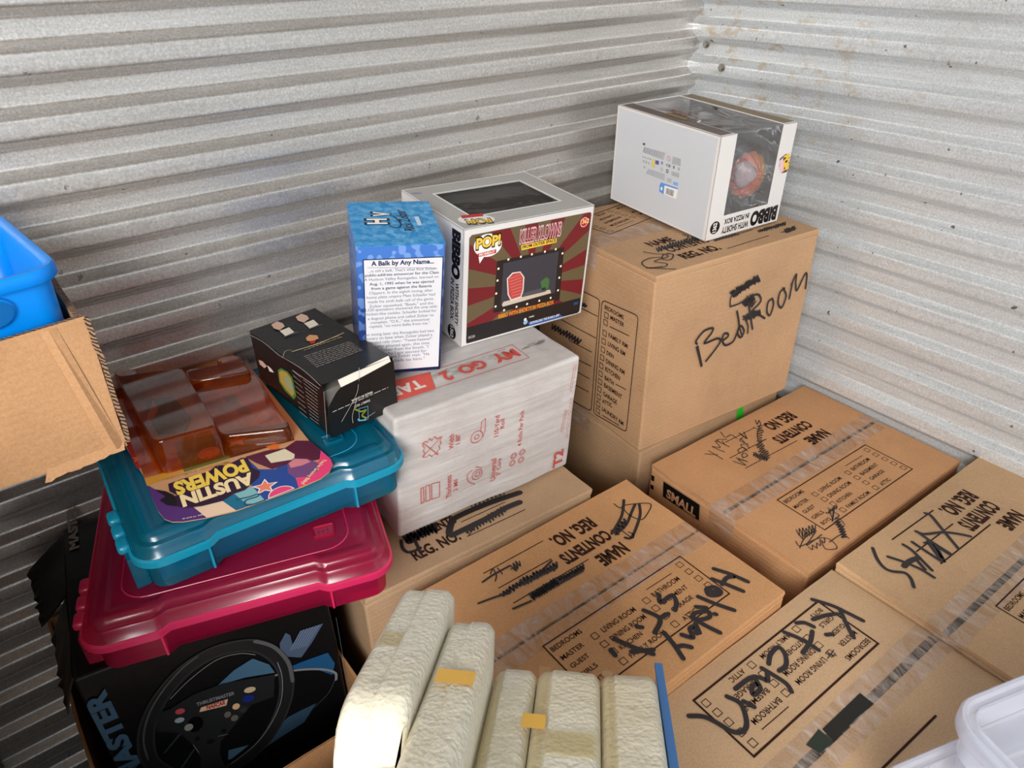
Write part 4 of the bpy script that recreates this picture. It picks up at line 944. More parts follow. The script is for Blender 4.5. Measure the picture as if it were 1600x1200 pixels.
for c in ((444, 262), (438, 318), (430, 402), (423, 465), (417, 530), (411, 592), (404, 656), (399, 718), (394, 780), (389, 840), (384, 900), (380, 955), (378, 1008)):
    p = D.P(c); s2 = .0048; D.uvline([p+V2(-s2, -s2), p+V2(s2, -s2), p+V2(s2, s2), p+V2(-s2, s2)], .0012, INK, closed=True)
D.done('printed_lettering', bedroom.e)
D = Decal(F_, (860, 440, 5), .0026); D.pen([zig((20, 345), (240, 470), 45, 20, 3), zig((240, 165), (290, 190), 25, 6, 3)], .0034); D.done('marker_writing', bedroom.e)
F_ = bedroom.face('front'); D = Decal(F_, (1060, 400, 6), .0022)
D.pen([[(165, 820), (158, 790), (230, 700), (312, 672), (300, 720), (235, 812), (360, 768), (382, 800), (330, 880), (250, 980)], [(405, 790), (455, 750), (450, 722), (415, 730), (402, 790), (435, 832), (505, 795), (540, 715)], [(540, 515), (560, 640), (545, 720), (575, 758), (605, 700), (575, 650), (545, 700)],
  [(640, 395), (660, 520), (685, 680)], [(650, 400), (700, 362), (745, 362), (762, 420), (700, 490), (625, 560)], [(690, 510), (800, 580)], [(870, 395), (882, 450), (850, 550), (820, 520), (832, 430), (872, 395)], [(972, 298), (1000, 370), (960, 478), (925, 440), (942, 340), (985, 300)],
  [(1030, 395), (1060, 245)], [(1050, 265), (1095, 170), (1090, 250), (1102, 318), (1175, 170), (1195, 180), (1182, 300)]], .0044)
D.pen([[(172, 840), (212, 1025)], [(160, 850), (205, 1030)], [(560, 660), (590, 750)], [(600, 590), (690, 510)], [(600, 560), (640, 640), (640, 720)], zig((600, 450), (700, 380), 60, 12, 3), zig((620, 580), (760, 520), 60, 14, 4)], .0034)
D.pen([zig((490, 360), (745, 200), 60, 34, 5), [(475, 472), (482, 385), (540, 325)], [(478, 470), (560, 442), (650, 385)], zig((620, 400), (700, 450), 70, 12, 6)], .0030)
D.done('marker_writing', bedroom.e)
F_ = bedroom.face('top'); D = Decal(F_, (900, 320, 4.444))
D.text('NAME', (528, 292), (695, 248), (500, 258), INK, .03); D.text('CONTENTS', (660, 330), (938, 258), (625, 298), INK, .03); D.text('REG. NO.', (762, 378), (1018, 308), (718, 345), INK, .045)
for a in (((960, 255), (1225, 175)), ((1050, 305), (1340, 215))): D.line(a, .0016, INK, caps=False)
table(D, (240, 205), (150, 241), end=True)
D.done('printed_lettering', bedroom.e)
D = Decal(F_, (900, 320, 4.444), .0008)
D.pen([[(600, 432), (500, 440), (457, 405), (520, 372), (600, 372), (545, 398), (630, 412), (605, 436), (490, 442), (690, 450)], [(600, 378), (640, 362), (610, 348), (598, 380), (655, 385), (675, 350), (630, 338)], [(470, 330), (560, 345), (650, 345)], zig((560, 315), (850, 235), 40, 30, 3), [(740, 210), (780, 225), (760, 250), (830, 240)],
  zig((1265, 188), (1455, 132), 22, 24, 4), zig((1450, 185), (1520, 165), 30, 10, 5), [(1425, 195), (1530, 165)], zig((960, 248), (1130, 205), 14, 16, 6)], .0024)
D.done('marker_writing', bedroom.e)
D = Decal(lower.face('front'), (1000, 600, 3.2), .0024); D.poly([(483, 118), (512, 108), (510, 172), (478, 180)], flat('green_tape', (40, 190, 40), .4, .4)); D.done('green_tape', lower.e, 'small piece of bright green tape')

# --- white tape carton
RED = flat('red_print', (196, 84, 80), .6, .2); REDF = flat('red_block', (206, 84, 74), .6, .2); SMEAR = flat('grey_smear', (160, 152, 140), .7, .2)
F_ = tapebox.face('front'); D = Decal(F_, (580, 500, 3), .0022)
for s_, a, b, c in (('Thickness', (370, 826), (371, 722), (347, 822)), ('2 Mil', (400, 795), (401, 742), (382, 794)), ('Width', (383, 598), (384, 528), (360, 598)), ('1.88"', (412, 575), (413, 528), (392, 575)), ('Universal', (577, 745), (578, 645), (553, 745)), ('3" Core', (601, 722), (602, 645), (583, 722)),
   ('110-Yard', (592, 540), (595, 443), (572, 540)), ('Roll', (619, 502), (621, 458), (601, 502)), ('4 Rolls Per Pack', (700, 584), (709, 420), (682, 584)), ('T2', (888, 676), (893, 602), (850, 678))):
    D.text(s_, a, b, c, RED, .03 if s_ == 'T2' else .008)
for q in ([(228, 787), (240, 782), (243, 852), (230, 858)], [(250, 776), (268, 770), (272, 842), (252, 848)], [(278, 766), (316, 756), (316, 826), (280, 838)]): D.rect(q, .0011, RED)
D.line([(237, 575), (250, 565), (258, 572), (268, 553), (280, 562), (292, 543), (304, 555), (326, 543), (318, 565), (324, 575), (312, 588), (318, 600), (305, 612), (308, 628), (292, 624), (280, 638), (268, 628), (254, 640), (236, 640), (246, 620), (238, 610), (246, 596), (237, 588)], .0010, RED, closed=True)
D.line([(240, 575), (305, 625)], .0010, RED); D.line([(320, 548), (240, 636)], .0010, RED)
D.ring((490, 545), .0101, .0011, RED); D.ring((490, 545), .0038, .0011, RED); D.line([(508, 522), (514, 474), (531, 458), (529, 520), (519, 545)], .0010, RED)
D.ring((492, 722), .0090, .0011, RED); D.ring((494, 720), .0042, .0011, RED); D.line([(470, 700), (447, 722), (450, 752), (482, 768)], .0011, RED, sm=True); D.line([(486, 686), (515, 690)], .0010, RED)
for c in ((658, 668), (698, 652), (664, 634), (704, 616)): D.ring(c, .0053, .0011, RED); D.ring(c, .0030, .0007, RED)
para(D, [(948, 205), (925, 340), (932, 342), (957, 205)], 2, RED, .0008, 3); para(D, [(932, 360), (905, 560), (912, 562), (939, 362)], 2, RED, .0007, 4); para(D, [(905, 420), (880, 530), (892, 532), (915, 420)], 3, RED, .0007, 5)
D.done('printed_icons', tapebox.e, 'red line icons and captions')
F_ = tapebox.face('top'); D = Decal(F_, (600, 520, 6.154), .0022)
D.line([(545, 350), (1230, 125), (1395, 250), (490, 550)], .0010, RED, caps=False)
D.poly([(100, 470), (440, 390), (495, 550), (100, 678)], REDF)
D.text('MY', (1238, 168), (1010, 240), (1290, 235), REDF, .04, 1); D.text('GO', (935, 272), (683, 350), (965, 345), REDF, .04, 1); D.text('2', (600, 378), (515, 402), (655, 455), REDF, .04, 1); D.text('TAPE', (340, 462), (-60, 585), (378, 535), flat('pale_letter', (214, 204, 194), .6, .2), .04, 1)
rnd = random.Random(4)
for i in range(34):
    u = rnd.random(); x = 420+u*760; y = 450-u*270+rnd.uniform(-30, 60); l = rnd.uniform(30, 110); D.line([(x, y), (x+l, y-l*.33)], rnd.uniform(.0006, .0016), SMEAR, -1, caps=False)
for i in range(14):
    x = 1280+rnd.uniform(0, 200); y = 175-(x-1280)*.33+rnd.uniform(-14, 14); D.line([(x, y), (x+70, y-24)], .0011, flat('dark_smear', (128, 122, 112), .7, .2), 0, caps=False)
para(D, [(560, 180), (700, 130), (720, 140), (560, 205)], 2, flat('grey_text', (140, 134, 128), .7), .0012, 8)
D.done('printed_lettering', tapebox.e, 'red block lettering in a thin frame')

# --- standing toy box
OL = flat('olive_ray', (104, 88, 62), .4, .4); RR = flat('dark_red_ray', (116, 30, 36), .4, .4); DKB = flat('near_black_print', (34, 29, 30), .35, .45); YEL = flat('yellow_print', (240, 196, 70), .45, .35); ORG = flat('orange_print', (232, 120, 62), .4, .4)
REDP = flat('red_logo', (196, 44, 44), .45, .3); GREYP = flat('picture_grey', (62, 60, 68), .35, .45); BLUP = flat('blue_band', (44, 92, 168), .45, .35)
F_ = pizza.face('front'); D = Decal(F_, (680, 260, 4), .0003)
q = [D.P(p) for p in ((218, 430), (985, 282), (893, 915), (187, 1105))]
x0, x1 = (q[0].x+q[3].x)/2, (q[1].x+q[2].x)/2; y1, y0 = (q[0].y+q[1].y)/2, (q[2].y+q[3].y)/2; r = .004
D.uvpoly([V2(x0+r, y0), V2(x1-r, y0), V2(x1, y0+r), V2(x1, y1-r), V2(x1-r, y1), V2(x0+r, y1), V2(x0, y1-r), V2(x0, y0+r)], OL)
cc = D.P((605, 730))
def clip(poly, x0, x1, y0, y1):
    for ax, s, lim in ((0, 1, x0), (0, -1, x1), (1, 1, y0), (1, -1, y1)):
        out = []
        for i in range(len(poly)):
            a, b = poly[i-1], poly[i]; da, db = (a[ax]-lim)*s, (b[ax]-lim)*s
            if (da >= 0) != (db >= 0): out.append(a.lerp(b, da/(da-db)))
            if db >= 0: out.append(b)
        poly = out
        if not poly: return poly
    return poly
for k in range(13):
    a0 = 2*math.pi*(k+.2)/13; a1 = a0+math.pi/13
    P3 = clip([cc, cc+V2(math.cos(a0), math.sin(a0))*.4, cc+V2(math.cos(a1), math.sin(a1))*.4], x0+.001, x1-.001, y0+.001, y1-.001)
    if len(P3) > 2: D.uvpoly(P3, RR, 1)
D.uvpoly(clip([D.P((187, 1010)), D.P((370, 960)), D.P((905, 820)), V2(x1, y0), V2(x0, y0)], x0+.0005, x1-.0005, y0+.0005, y1), DKB, 2)
D.poly([(385, 592), (805, 503), (775, 835), (362, 915)], flat('frame_print', (44, 34, 32), .4), 3); D.poly([(425, 605), (770, 530), (745, 790), (408, 868)], GREYP, 4)
D.poly([(415, 862), (425, 845), (715, 768), (722, 790), (420, 876)], flat('cream_ledge', (206, 190, 172), .5), 5); D.poly([(545, 790), (690, 752), (690, 780), (545, 815)], flat('grey_ledge', (84, 82, 88), .5), 6)
D.poly([(445, 700), (480, 662), (530, 655), (555, 690), (550, 770), (535, 818), (470, 838), (450, 800)], flat('white_outline', (230, 214, 206), .5), 6)
D.poly([(452, 702), (483, 669), (527, 662), (547, 692), (543, 768), (530, 810), (474, 829), (457, 798)], flat('coral_print', (190, 76, 74), .45), 7)
for k in range(7): D.line([(460+k*3, 700+k*18), (490, 690+k*19), (535, 672+k*20)], .0011, flat('coral_light', (220, 124, 100), .45), 8, sm=True)
D.poly([(655, 720), (690, 690), (712, 705), (705, 765), (665, 775)], flat('green_patch', (72, 110, 60), .5), 6)
for c in ((455, 580), (533, 563), (602, 548), (683, 531), (751, 516), (793, 542), (782, 622), (773, 694), (765, 773), (719, 820), (648, 838), (572, 858), (506, 876), (428, 897), (375, 874), (379, 793), (387, 712), (393, 638)): D.disc(c, .0019, flat('bulb_print', (255, 244, 214), .4), 6, 10)
n = 26; D.poly([(327+88*math.cos(2*math.pi*i/n), 492-12*math.cos(2*math.pi*i/n)+72*math.sin(2*math.pi*i/n)) for i in range(n)], WHITE, 3); D.poly([(265, 540), (305, 562), (276, 606)], WHITE, 3)
D.text('POP!', (250, 520), (412, 478), (245, 452), BLACK, .09, 4); D.text('POP!', (254, 515), (406, 477), (250, 455), YEL, .04, 5)
D.poly([(262, 545), (380, 516), (378, 540), (266, 566)], REDP, 5); D.text('MOMENT', (272, 560), (370, 537), (270, 545), WHITE, .02, 6)
D.text('KILLER KLOWNS', (525, 482), (785, 420), (512, 405), flat('pink_white', (214, 186, 186), .5), .07, 3); D.text('KILLER KLOWNS', (528, 478), (781, 418), (515, 409), flat('title_red', (150, 30, 44), .5), .015, 4)
D.poly([(535, 492), (758, 446), (756, 474), (538, 524)], YEL, 3); D.text('FROM OUTER SPACE', (543, 513), (752, 467), (542, 496), BLACK, .03, 4)
D.text('BIBBO WITH SHORTY IN PIZZA BOX', (392, 950), (738, 862), (390, 928), flat('amber_text', (222, 140, 44), .5), .04, 4)
D.disc((930, 348), .0078, flat('badge_edge', (240, 214, 196), .5), 3); D.disc((930, 348), .0068, REDP, 4); D.text('1362', (905, 360), (958, 348), (904, 335), flat('badge_text', (248, 214, 150), .5), .02, 5)
D.poly([(575, 975), (780, 925), (800, 938), (590, 996)], BLUP, 4); D.text('DOWNLOAD THE FUNKO APP!', (590, 985), (772, 940), (588, 972), WHITE, .02, 5); D.disc((562, 972), .0042, flat('pale_blue', (150, 180, 214), .5), 5); D.disc((560, 955), .0026, WHITE, 6)
D.text('FUNKO', (585, 945), (616, 938), (584, 938), WHITE, .03, 5); D.text('FUNKO', (862, 866), (890, 859), (860, 852), BLUP, .05, 5)
D.poly([(800, 926), (893, 903), (890, 914), (798, 938)], DKB, 4); para(D, [(803, 928), (888, 908), (888, 912), (803, 932)], 1, WHITE, .0008, 2)
D.text('MGM', (206, 1078), (245, 1068), (205, 1062), flat('grey_small', (170, 164, 160), .5), .02, 4); para(D, [(250, 1060), (370, 1025), (395, 1030), (250, 1073)], 4, flat('grey_small', (170, 164, 160), .5), .0005, 6)
D.done('printed_picture', pizza.e, 'sunburst picture panel with a bulb-lit frame')
F_ = pizza.face('left'); D = Decal(F_, (680, 260, 4), .0003)
D.text('BIBBO', (112, 385), (112, 692), (157, 400), BLACK, .07); D.text('WITH SHORTY', (128, 722), (124, 985), (148, 725), BLACK, .03); D.text('IN PIZZA BOX', (100, 690), (94, 948), (120, 693), BLACK, .03)
p = D.P((104, 1032)); r_ = .0120; D.uvpoly([p+V2(math.cos(a)*r_, math.sin(a)*r_) for a in [i*math.pi/12 for i in range(24)]], BLACK); D.uvtext('1362', p+V2(-.0035, .0095), V2(0, -1), .019, .008, WHITE, .03, 1)
D.done('printed_lettering', pizza.e)
F_ = pizza.face('top'); D = Decal(F_, (520, 260, 3.636), .0003)
L, W = pizza.L/2, pizza.W/2
D.uvline([V2(-L+.001, -W+.001), V2(L-.001, -W+.001), V2(L-.001, W-.001), V2(-L+.001, W-.001)], .0028, WHITE, 0, True)
D.uvline([V2(-.0815, -.0535), V2(.0815, -.0535), V2(.0815, .0565), V2(-.0815, .0565)], .0034, WHITE, 0, True)
n = 24; D.poly([(815+105*math.cos(2*math.pi*i/n), 303+28*math.sin(2*math.pi*i/n)) for i in range(n)], WHITE, 1)
D.text('POP!', (895, 296), (745, 305), (918, 322), BLACK, .09, 2); D.text('POP!', (890, 298), (752, 306), (912, 319), YEL, .03, 3); D.poly([(725, 282), (850, 268), (856, 284), (735, 298)], REDP, 2)
D.text('FUNKO', (500, 148), (445, 150), (500, 140), flat('pale_violet', (150, 150, 190), .5), .04, 1); D.done('printed_logo', pizza.e)

# --- tipped toy box
F_ = tip.face('front'); D = Decal(F_, (980, 200, 10), .0009); G_ = flat('grey_print', (120, 120, 126), .5); Gd = flat('dark_grey_print', (60, 60, 66), .5)
D.poly([(252, 230), (286, 238), (284, 270), (250, 262)], Gd); para(D, [(270, 300), (620, 400), (590, 500), (250, 370)], 8, G_, .0006, 2); para(D, [(720, 450), (850, 490), (850, 590), (705, 550)], 8, G_, .0006, 3)
D.ring((658, 478), .0042, .0010, flat('pale_red', (204, 150, 150), .5)); D.line([(640, 440), (676, 516)], .0009, flat('pale_red', (204, 150, 150), .5))
D.poly([(450, 500), (505, 515), (500, 575), (444, 560)], flat('violet_patch', (104, 92, 160), .5), 1); D.poly([(400, 480), (440, 490), (435, 620), (385, 600)], flat('pale_yellow_patch', (220, 200, 110), .5), 1)
for c in ((550, 545), (735, 612)): p = D.P(c); D.uvpoly([p+V2(-.0018, -.0024), p+V2(.0018, -.0024), p+V2(.0018, .0024), p+V2(-.0018, .0024)], G_)
D.text('CE', (612, 590), (680, 610), (618, 555), Gd, .02)
for k in range(4): D.disc((255+k*38, 452+k*12), .0011, Gd); 
for k in range(3): D.ring((262+k*42, 520+k*16), .0016, .0005, Gd, n=12)
D.ring((632, 672), .0025, .0012, BLACK, n=16); D.ring((545, 645), .0025, .0006, G_, n=16); D.ring((812, 640), .0020, .0008, G_, n=14); D.disc((275, 610), .0022, flat('pale_grey', (176, 176, 180), .5))
D.poly([(700, 675), (815, 705), (815, 775), (695, 740)], flat('pale_grey', (176, 176, 180), .5)); para(D, [(335, 640), (612, 735), (605, 820), (300, 700)], 5, G_, .0007, 4); para(D, [(632, 785), (705, 805), (700, 855), (628, 832)], 4, G_, .0006, 5)
SKY = flat('sky_label', (96, 152, 222), .4); D.poly([(535, 848), (800, 940), (798, 965), (590, 900), (575, 1035), (510, 990), (512, 900)], SKY, 1); D.disc((545, 945), .0024, WHITE, 2, ry=.0032); D.poly([(590, 895), (800, 960), (770, 1110), (578, 1030)], WHITE, 1); D.poly([(728, 835), (805, 855), (795, 905), (722, 880)], flat('pale_sky', (130, 176, 226), .5), 1)
rnd = random.Random(3); u = 0
while u < .78:
    w_ = rnd.choice((.012, .02, .034)); a = .08+u; P_0 = Vector((605, 930)).lerp(Vector((765, 985)), a); P_1 = Vector((598, 1020)).lerp(Vector((750, 1080)), a); dx = w_*150
    D.poly([tuple(P_0), (P_0.x+dx, P_0.y+dx*.33), (P_1.x+dx, P_1.y+dx*.33), tuple(P_1)], Gd, 2); u += w_+rnd.choice((.015, .03))
D.done('printed_label', tip.e, 'barcode label and small print')
F_ = tip.face('right'); D = Decal(F_, (930, 130, 4.615), .0004)
D.text('BIBBO', (1318, 884), (1128, 930), (1306, 972), BLACK, .06); D.text('IN PIZZA BOX', (1112, 934), (932, 982), (1108, 968), BLACK, .03); D.text('WITH SHORTY', (1107, 988), (914, 1038), (1102, 1030), BLACK, .03)
p = D.P((862, 1042)); D.uvpoly([p+V2(math.cos(a)*.0112, math.sin(a)*.0112) for a in [i*math.pi/12 for i in range(24)]], BLACK); D.uvtext('1362', p+V2(.0035, -.0085), V2(0, 1), .017, .008, WHITE, .03, 1)
D.poly([(1372, 510), (1402, 515), (1395, 600), (1378, 640), (1345, 650), (1325, 600), (1330, 545)], flat('logo_shadow', (70, 60, 60), .5), 0)
D.poly([(1352, 535), (1328, 560), (1326, 625), (1350, 645), (1362, 600)], flat('logo_pink', (232, 190, 206), .5), 1); D.text('POP!', (1362, 522), (1352, 636), (1398, 520), YEL, .08, 2)
D.done('printed_lettering', tip.e)
D = Decal(tip.face('top'), (930, 130, 4.615), .0009); D.text('KILLER KLOWNS', (700, 232), (560, 192), (690, 252), flat('tan_red', (120, 60, 44), .5), .04); D.text('FROM OUTER SPACE', (672, 262), (520, 222), (664, 273), flat('tan_gold', (176, 138, 66), .5), .05); D.done('title_lettering', tip.e)

# --- blue box
F_ = blue.face('front'); D = Decal(F_, (520, 260, 3.636), .0012); NV = flat('navy_text', (28, 32, 70), .5); GT = flat('grey_blue_text', (96, 98, 120), .5)
a, b, c = D.P((172, 520)), D.P((625, 520)), D.P((570, 1137)); x0, x1, y1, y0 = a.x, b.x, (a.y+b.y)/2, c.y
D.uvpoly([V2(x0, y0), V2(x1, y0), V2(x1, y1), V2(x0, y1)], flat('panel_white', (222, 222, 228), .3, .5)); D.uvline([V2(x0, y0), V2(x1, y0), V2(x1, y1), V2(x0, y1)], .0012, NV, 1, True)
rows = [('A Balk by Any Name...', 562, 218, 573, 25, NV, .03), ("...is still a balk. That's what Rick Zolzer,", 600, 200, 592, 15, GT, 0), ('public-address announcer for the Class', 624, 183, 600, 15, NV, .01), ('A Hudson Valley Renegades, learned on', 649, 178, 598, 15, GT, 0), ('Aug. 1, 1995 when he was ejected', 674, 208, 572, 15, NV, .01), ('from a game against the Batavia', 699, 218, 560, 15, NV, .01),
 ('Clippers. In the eighth inning, after', 725, 206, 566, 15, GT, 0), ('home plate umpire Matt Schaefer had', 750, 192, 578, 15, GT, 0), ('made his sixth balk call of the game.', 775, 200, 572, 15, GT, 0), ('Zolzer squawked, "Bawk," and the', 800, 206, 568, 15, GT, 0), ('4,320 spectators showered the ump with', 822, 178, 588, 15, GT, 0), ('chicken-like cackles. Schaefer bolted for', 846, 180, 586, 15, GT, 0),
 ('a dugout phone and called Zolzer to', 870, 198, 570, 15, GT, 0), ('complain. "O.K.," the announcer', 892, 215, 550, 15, GT, 0), ('replied, "no more balks from me."', 915, 208, 548, 15, GT, 0), ('An inning later the Renegades had two', 962, 180, 572, 15, GT, 0), ('runners on base when Zolzer played a', 985, 176, 562, 15, GT, 0), ('recorded rally cheer: "Yeeee-haaww!"', 1008, 180, 560, 15, GT, 0),
 ('Schaefer phoned again, this time', 1030, 200, 545, 15, GT, 0), ('asked Zolzer from the booth, "I', 1052, 200, 540, 15, GT, 0), ('know why I got ejected for', 1072, 225, 530, 15, GT, 0), ('it," an amused Zolzer says. "He', 1093, 205, 545, 15, GT, 0), ('did like balk to him."', 1115, 240, 520, 15, GT, 0)]
for s_, y, xa, xb, h, m, bo in rows:
    k = (y-520)/617*3.0
    D.text(s_, (xa, y), (xb, y+1), (xa, y-h), m, bo, 2)
D.line([(195, 572), (590, 574)], .0005, GT, 2, caps=False)
D.done('text_panel', blue.e, 'white panel of small print')
F_ = blue.face('top'); D = Decal(F_, (530, 300, 8.889), .0006); BKO = flat('logo_dark', (44, 44, 50), .5)
D.text('H', (670, 460), (655, 370), (390, 465), BKO, .1, 0, snap=False); D.text('H', (658, 452), (645, 376), (405, 455), WHITE, .04, 1, snap=False); D.text('V', (700, 350), (690, 275), (470, 350), BKO, .1, 0, snap=False); D.text('V', (695, 345), (690, 285), (482, 345), WHITE, .04, 1, snap=False)
D.line([(700, 340), (740, 340), (790, 370), (850, 440), (850, 480), (800, 505), (700, 480)], .0020, BKO, 2, sm=True)
D.text('Rick Zolzer', (1060, 545), (900, 255), (920, 560), BKO, .01, 1, snap=False, shear=.2); D.poly([(1040, 348), (1100, 345), (1150, 465), (1095, 470)], flat('pale_bar', (190, 210, 230), .5), 0)
D.done('printed_logo', blue.e)

# --- black box
F_ = blackbox.face('top'); D = Decal(F_, (360, 460, 5), .0008); WT = flat('off_white_text', (196, 188, 180), .5)
para(D, [(575, 490), (960, 365), (1050, 430), (670, 572)], 8, WT, .0007, 2); D.line([(480, 452), (700, 385), (888, 303)], .0016, flat('gold_text', (196, 176, 140), .5), caps=False)
para(D, [(560, 428), (870, 320), (885, 330), (575, 440)], 2, flat('gold_text', (196, 176, 140), .5), .0010, 4)
for cx, cy in ((0, 0), (190, -60)):   # plain portrait-like patches without likeness
    D.poly([(320+cx, 240+cy), (365+cx, 215+cy), (410+cx, 230+cy), (425+cx, 255+cy), (385+cx, 285+cy), (340+cx, 270+cy)], flat('pale_patch', (206, 170, 150), .5), 1)
    D.poly([(385+cx, 290+cy), (460+cx, 262+cy), (500+cx, 300+cy), (430+cx, 330+cy)], flat('cream_patch', (222, 214, 196), .5), 1); D.line([(425+cx, 335+cy), (525+cx, 300+cy)], .0016, flat('grey_patch', (110, 108, 104), .5), 2)
D.poly([(590, 345), (620, 320), (680, 325), (690, 350), (640, 372), (600, 368)], flat('tan_patch', (206, 150, 100), .5), 1); D.poly([(615, 370), (665, 362), (662, 385), (630, 392)], flat('red_patch', (170, 40, 36), .5), 1)
SC_ = flat('scuff_white', (170, 164, 160), .7)
D.pen([[(410, 500), (430, 450), (480, 440)], [(160, 325), (260, 380), (380, 480)], [(380, 480), (560, 590), (705, 720)]], .0007, SC_)
D.done('printed_lettering', blackbox.e)
F_ = blackbox.face('left'); D = Decal(F_, (360, 460, 5), .0008)
D.poly([(375, 590), (400, 575), (450, 600), (490, 650), (520, 790), (500, 820), (430, 750), (385, 680)], flat('green_edge', (70, 120, 60), .5)); D.poly([(385, 605), (405, 592), (445, 612), (480, 660), (505, 770), (490, 795), (435, 735), (395, 675)], flat('yellow_ring', (176, 140, 60), .5), 1); D.poly([(420, 640), (455, 640), (490, 700), (500, 760), (470, 750), (435, 700)], flat('pale_green', (140, 150, 116), .5), 2)
D.poly([(225, 510), (255, 520), (290, 560), (270, 575), (235, 545)], flat('pale_patch', (206, 170, 150), .5)); D.poly([(290, 550), (325, 580), (345, 610), (310, 600)], flat('cream_patch', (222, 214, 196), .5))
para(D, [(488, 590), (690, 760), (700, 1015), (545, 900)][:1]+[(560, 650), (610, 965), (545, 915)], 9, WT, .0006, 6); para(D, [(575, 665), (690, 755), (700, 1015), (625, 960)], 11, WT, .0006, 7)
D.pen([[(490, 590), (700, 735)], [(735, 760), (762, 1140)]], .0009, SC_)
D.done('printed_lettering', blackbox.e)
F_ = blackbox.face('front'); D = Decal(F_, (360, 460, 5), .0056)
D.text('MADE IN CHINA', (1090, 742), (925, 800), (1094, 757), WT, .03); para(D, [(780, 905), (1235, 703), (1238, 708), (782, 910)], 1, WT, .0008, 3); D.text('FAMILY GUY', (1070, 805), (945, 850), (1075, 820), WT, .02)
D.pen([[(980, 690), (960, 780), (850, 980)], [(970, 800), (935, 930), (940, 990)], [(985, 560), (985, 660)], [(1030, 960), (1110, 905)]], .0006, SC_)
D.rect([(985, 880), (1055, 860), (1058, 960), (990, 975)], .0006, flat('cyan_line', (90, 170, 200), .5)); D.pen([[(950, 880), (1000, 900), (1040, 890), (1010, 930), (1040, 950)]], .0022, flat('olive_scrawl', (120, 130, 50), .5)); D.pen([[(980, 960), (990, 970), (1040, 965)]], .0018, flat('cyan_line', (90, 170, 200), .5))
D.done('printed_lettering', blackbox.e)

# --- toy card with an amber blister
card = Thing('blister_card', 'colourful toy card with an empty amber plastic blister, lying on the teal case', 'toy card', (-1.208, -.3460, .4635), R(-1), .212, .335, .0015)
t = card; F_ = t.face('top'); CB = (230, 660, 5.161)
D = Decal(F_, CB, 0); edge = [(5, 490), (35, 600), (90, 720), (140, 780), (200, 803), (290, 802), (480, 770), (720, 712), (1000, 610), (1250, 520), (1400, 455), (1470, 400), (1498, 340), (1480, 295), (1400, 225), (1300, 140)]
P2 = [D.P(p) for p in edge]; D.c = (0, 0, 1)
P2 += [D.P((395, 578)), D.P((352, 545))]; P2 = [p for p in P2]; P2 += [V2(P2[0].x-.001, P2[-1].y), D.P((178, 668))]
vs = [F_.at(p, 0) for p in P2]+[F_.at(p, -.0008) for p in P2]; n = len(P2)
mesh_obj('backing_card', vs, [tuple(range(n)), tuple(range(2*n-1, n-1, -1))]+[(i, n+i, n+(i+1) % n, (i+1) % n) for i in range(n)], flat('card_base', (200, 150, 110), .4, .4), t.e)
D = Decal(F_, CB, .0003); col = lambda n_, c: flat('card_'+n_, c, .38, .4)
D.poly([(0, 505), (110, 570), (250, 600), (380, 690), (480, 770), (290, 801), (200, 802), (140, 779), (90, 718), (35, 600)], col('purple', (84, 44, 116)))
D.poly([(380, 690), (600, 630), (718, 712), (480, 769)], col('cream', (236, 204, 176))); D.poly([(600, 630), (700, 580), (950, 630), (718, 711)], col('teal', (20, 108, 140)))
D.poly([(700, 575), (850, 520), (950, 632), (880, 655), (800, 660)], col('pale_teal', (130, 184, 190)), 1)
D.poly([(800, 290), (900, 380), (1030, 380), (1150, 300), (1200, 460), (1220, 530), (1000, 609), (950, 628), (850, 520), (780, 440)], col('blue', (36, 72, 150)))
D.poly([(1200, 460), (1330, 390), (1400, 290), (1300, 215), (1400, 228), (1478, 297), (1496, 340), (1468, 400), (1398, 454), (1222, 526)], col('pink', (232, 66, 122)), 1)
D.poly([(790, 280), (960, 230), (1110, 210), (1200, 150), (1310, 150), (1400, 228), (1390, 300), (1250, 330), (1130, 340), (1010, 380), (880, 330)], col('maroon', (88, 26, 56)), 1)
D.poly([(950, 270), (1110, 215), (1190, 260), (1185, 300), (1000, 330)], col('ivory', (226, 214, 186)), 2)
D.poly([(1130, 340), (1180, 292), (1290, 295), (1380, 330), (1385, 390), (1300, 440), (1190, 450), (1135, 410)], col('violet_patch', (116, 72, 124)), 2); D.poly([(1140, 335), (1190, 297), (1290, 300), (1320, 320), (1250, 350), (1160, 370)], col('rose_patch', (214, 130, 140)), 3)
def star(c, r, m, lvl, k=.5):
    c = D.P(c); D.uvpoly([c+V2(math.cos(math.pi*i/5+.6), math.sin(math.pi*i/5+.6))*(r if i % 2 else r*.45) for i in range(10)], m, lvl)
star((950, 522), .0155, WHITE, 2); star((950, 522), .012, col('salmon', (236, 130, 104)), 3)
p = D.P((1090, 585)); arc_ = [p+V2(math.cos(a)*.0150, math.sin(a)*.0150) for a in [R(i*10+8) for i in range(17)]]; D.uvpoly(arc_, col('pink', (232, 66, 122)), 2); D.uvline(arc_, .0011, WHITE, 3, True)
D.line([(720, 625), (820, 605), (895, 580), (890, 600), (800, 630), (790, 660), (830, 670), (950, 630)], .0022, col('deep_teal', (16, 80, 110)), 2, sm=True)
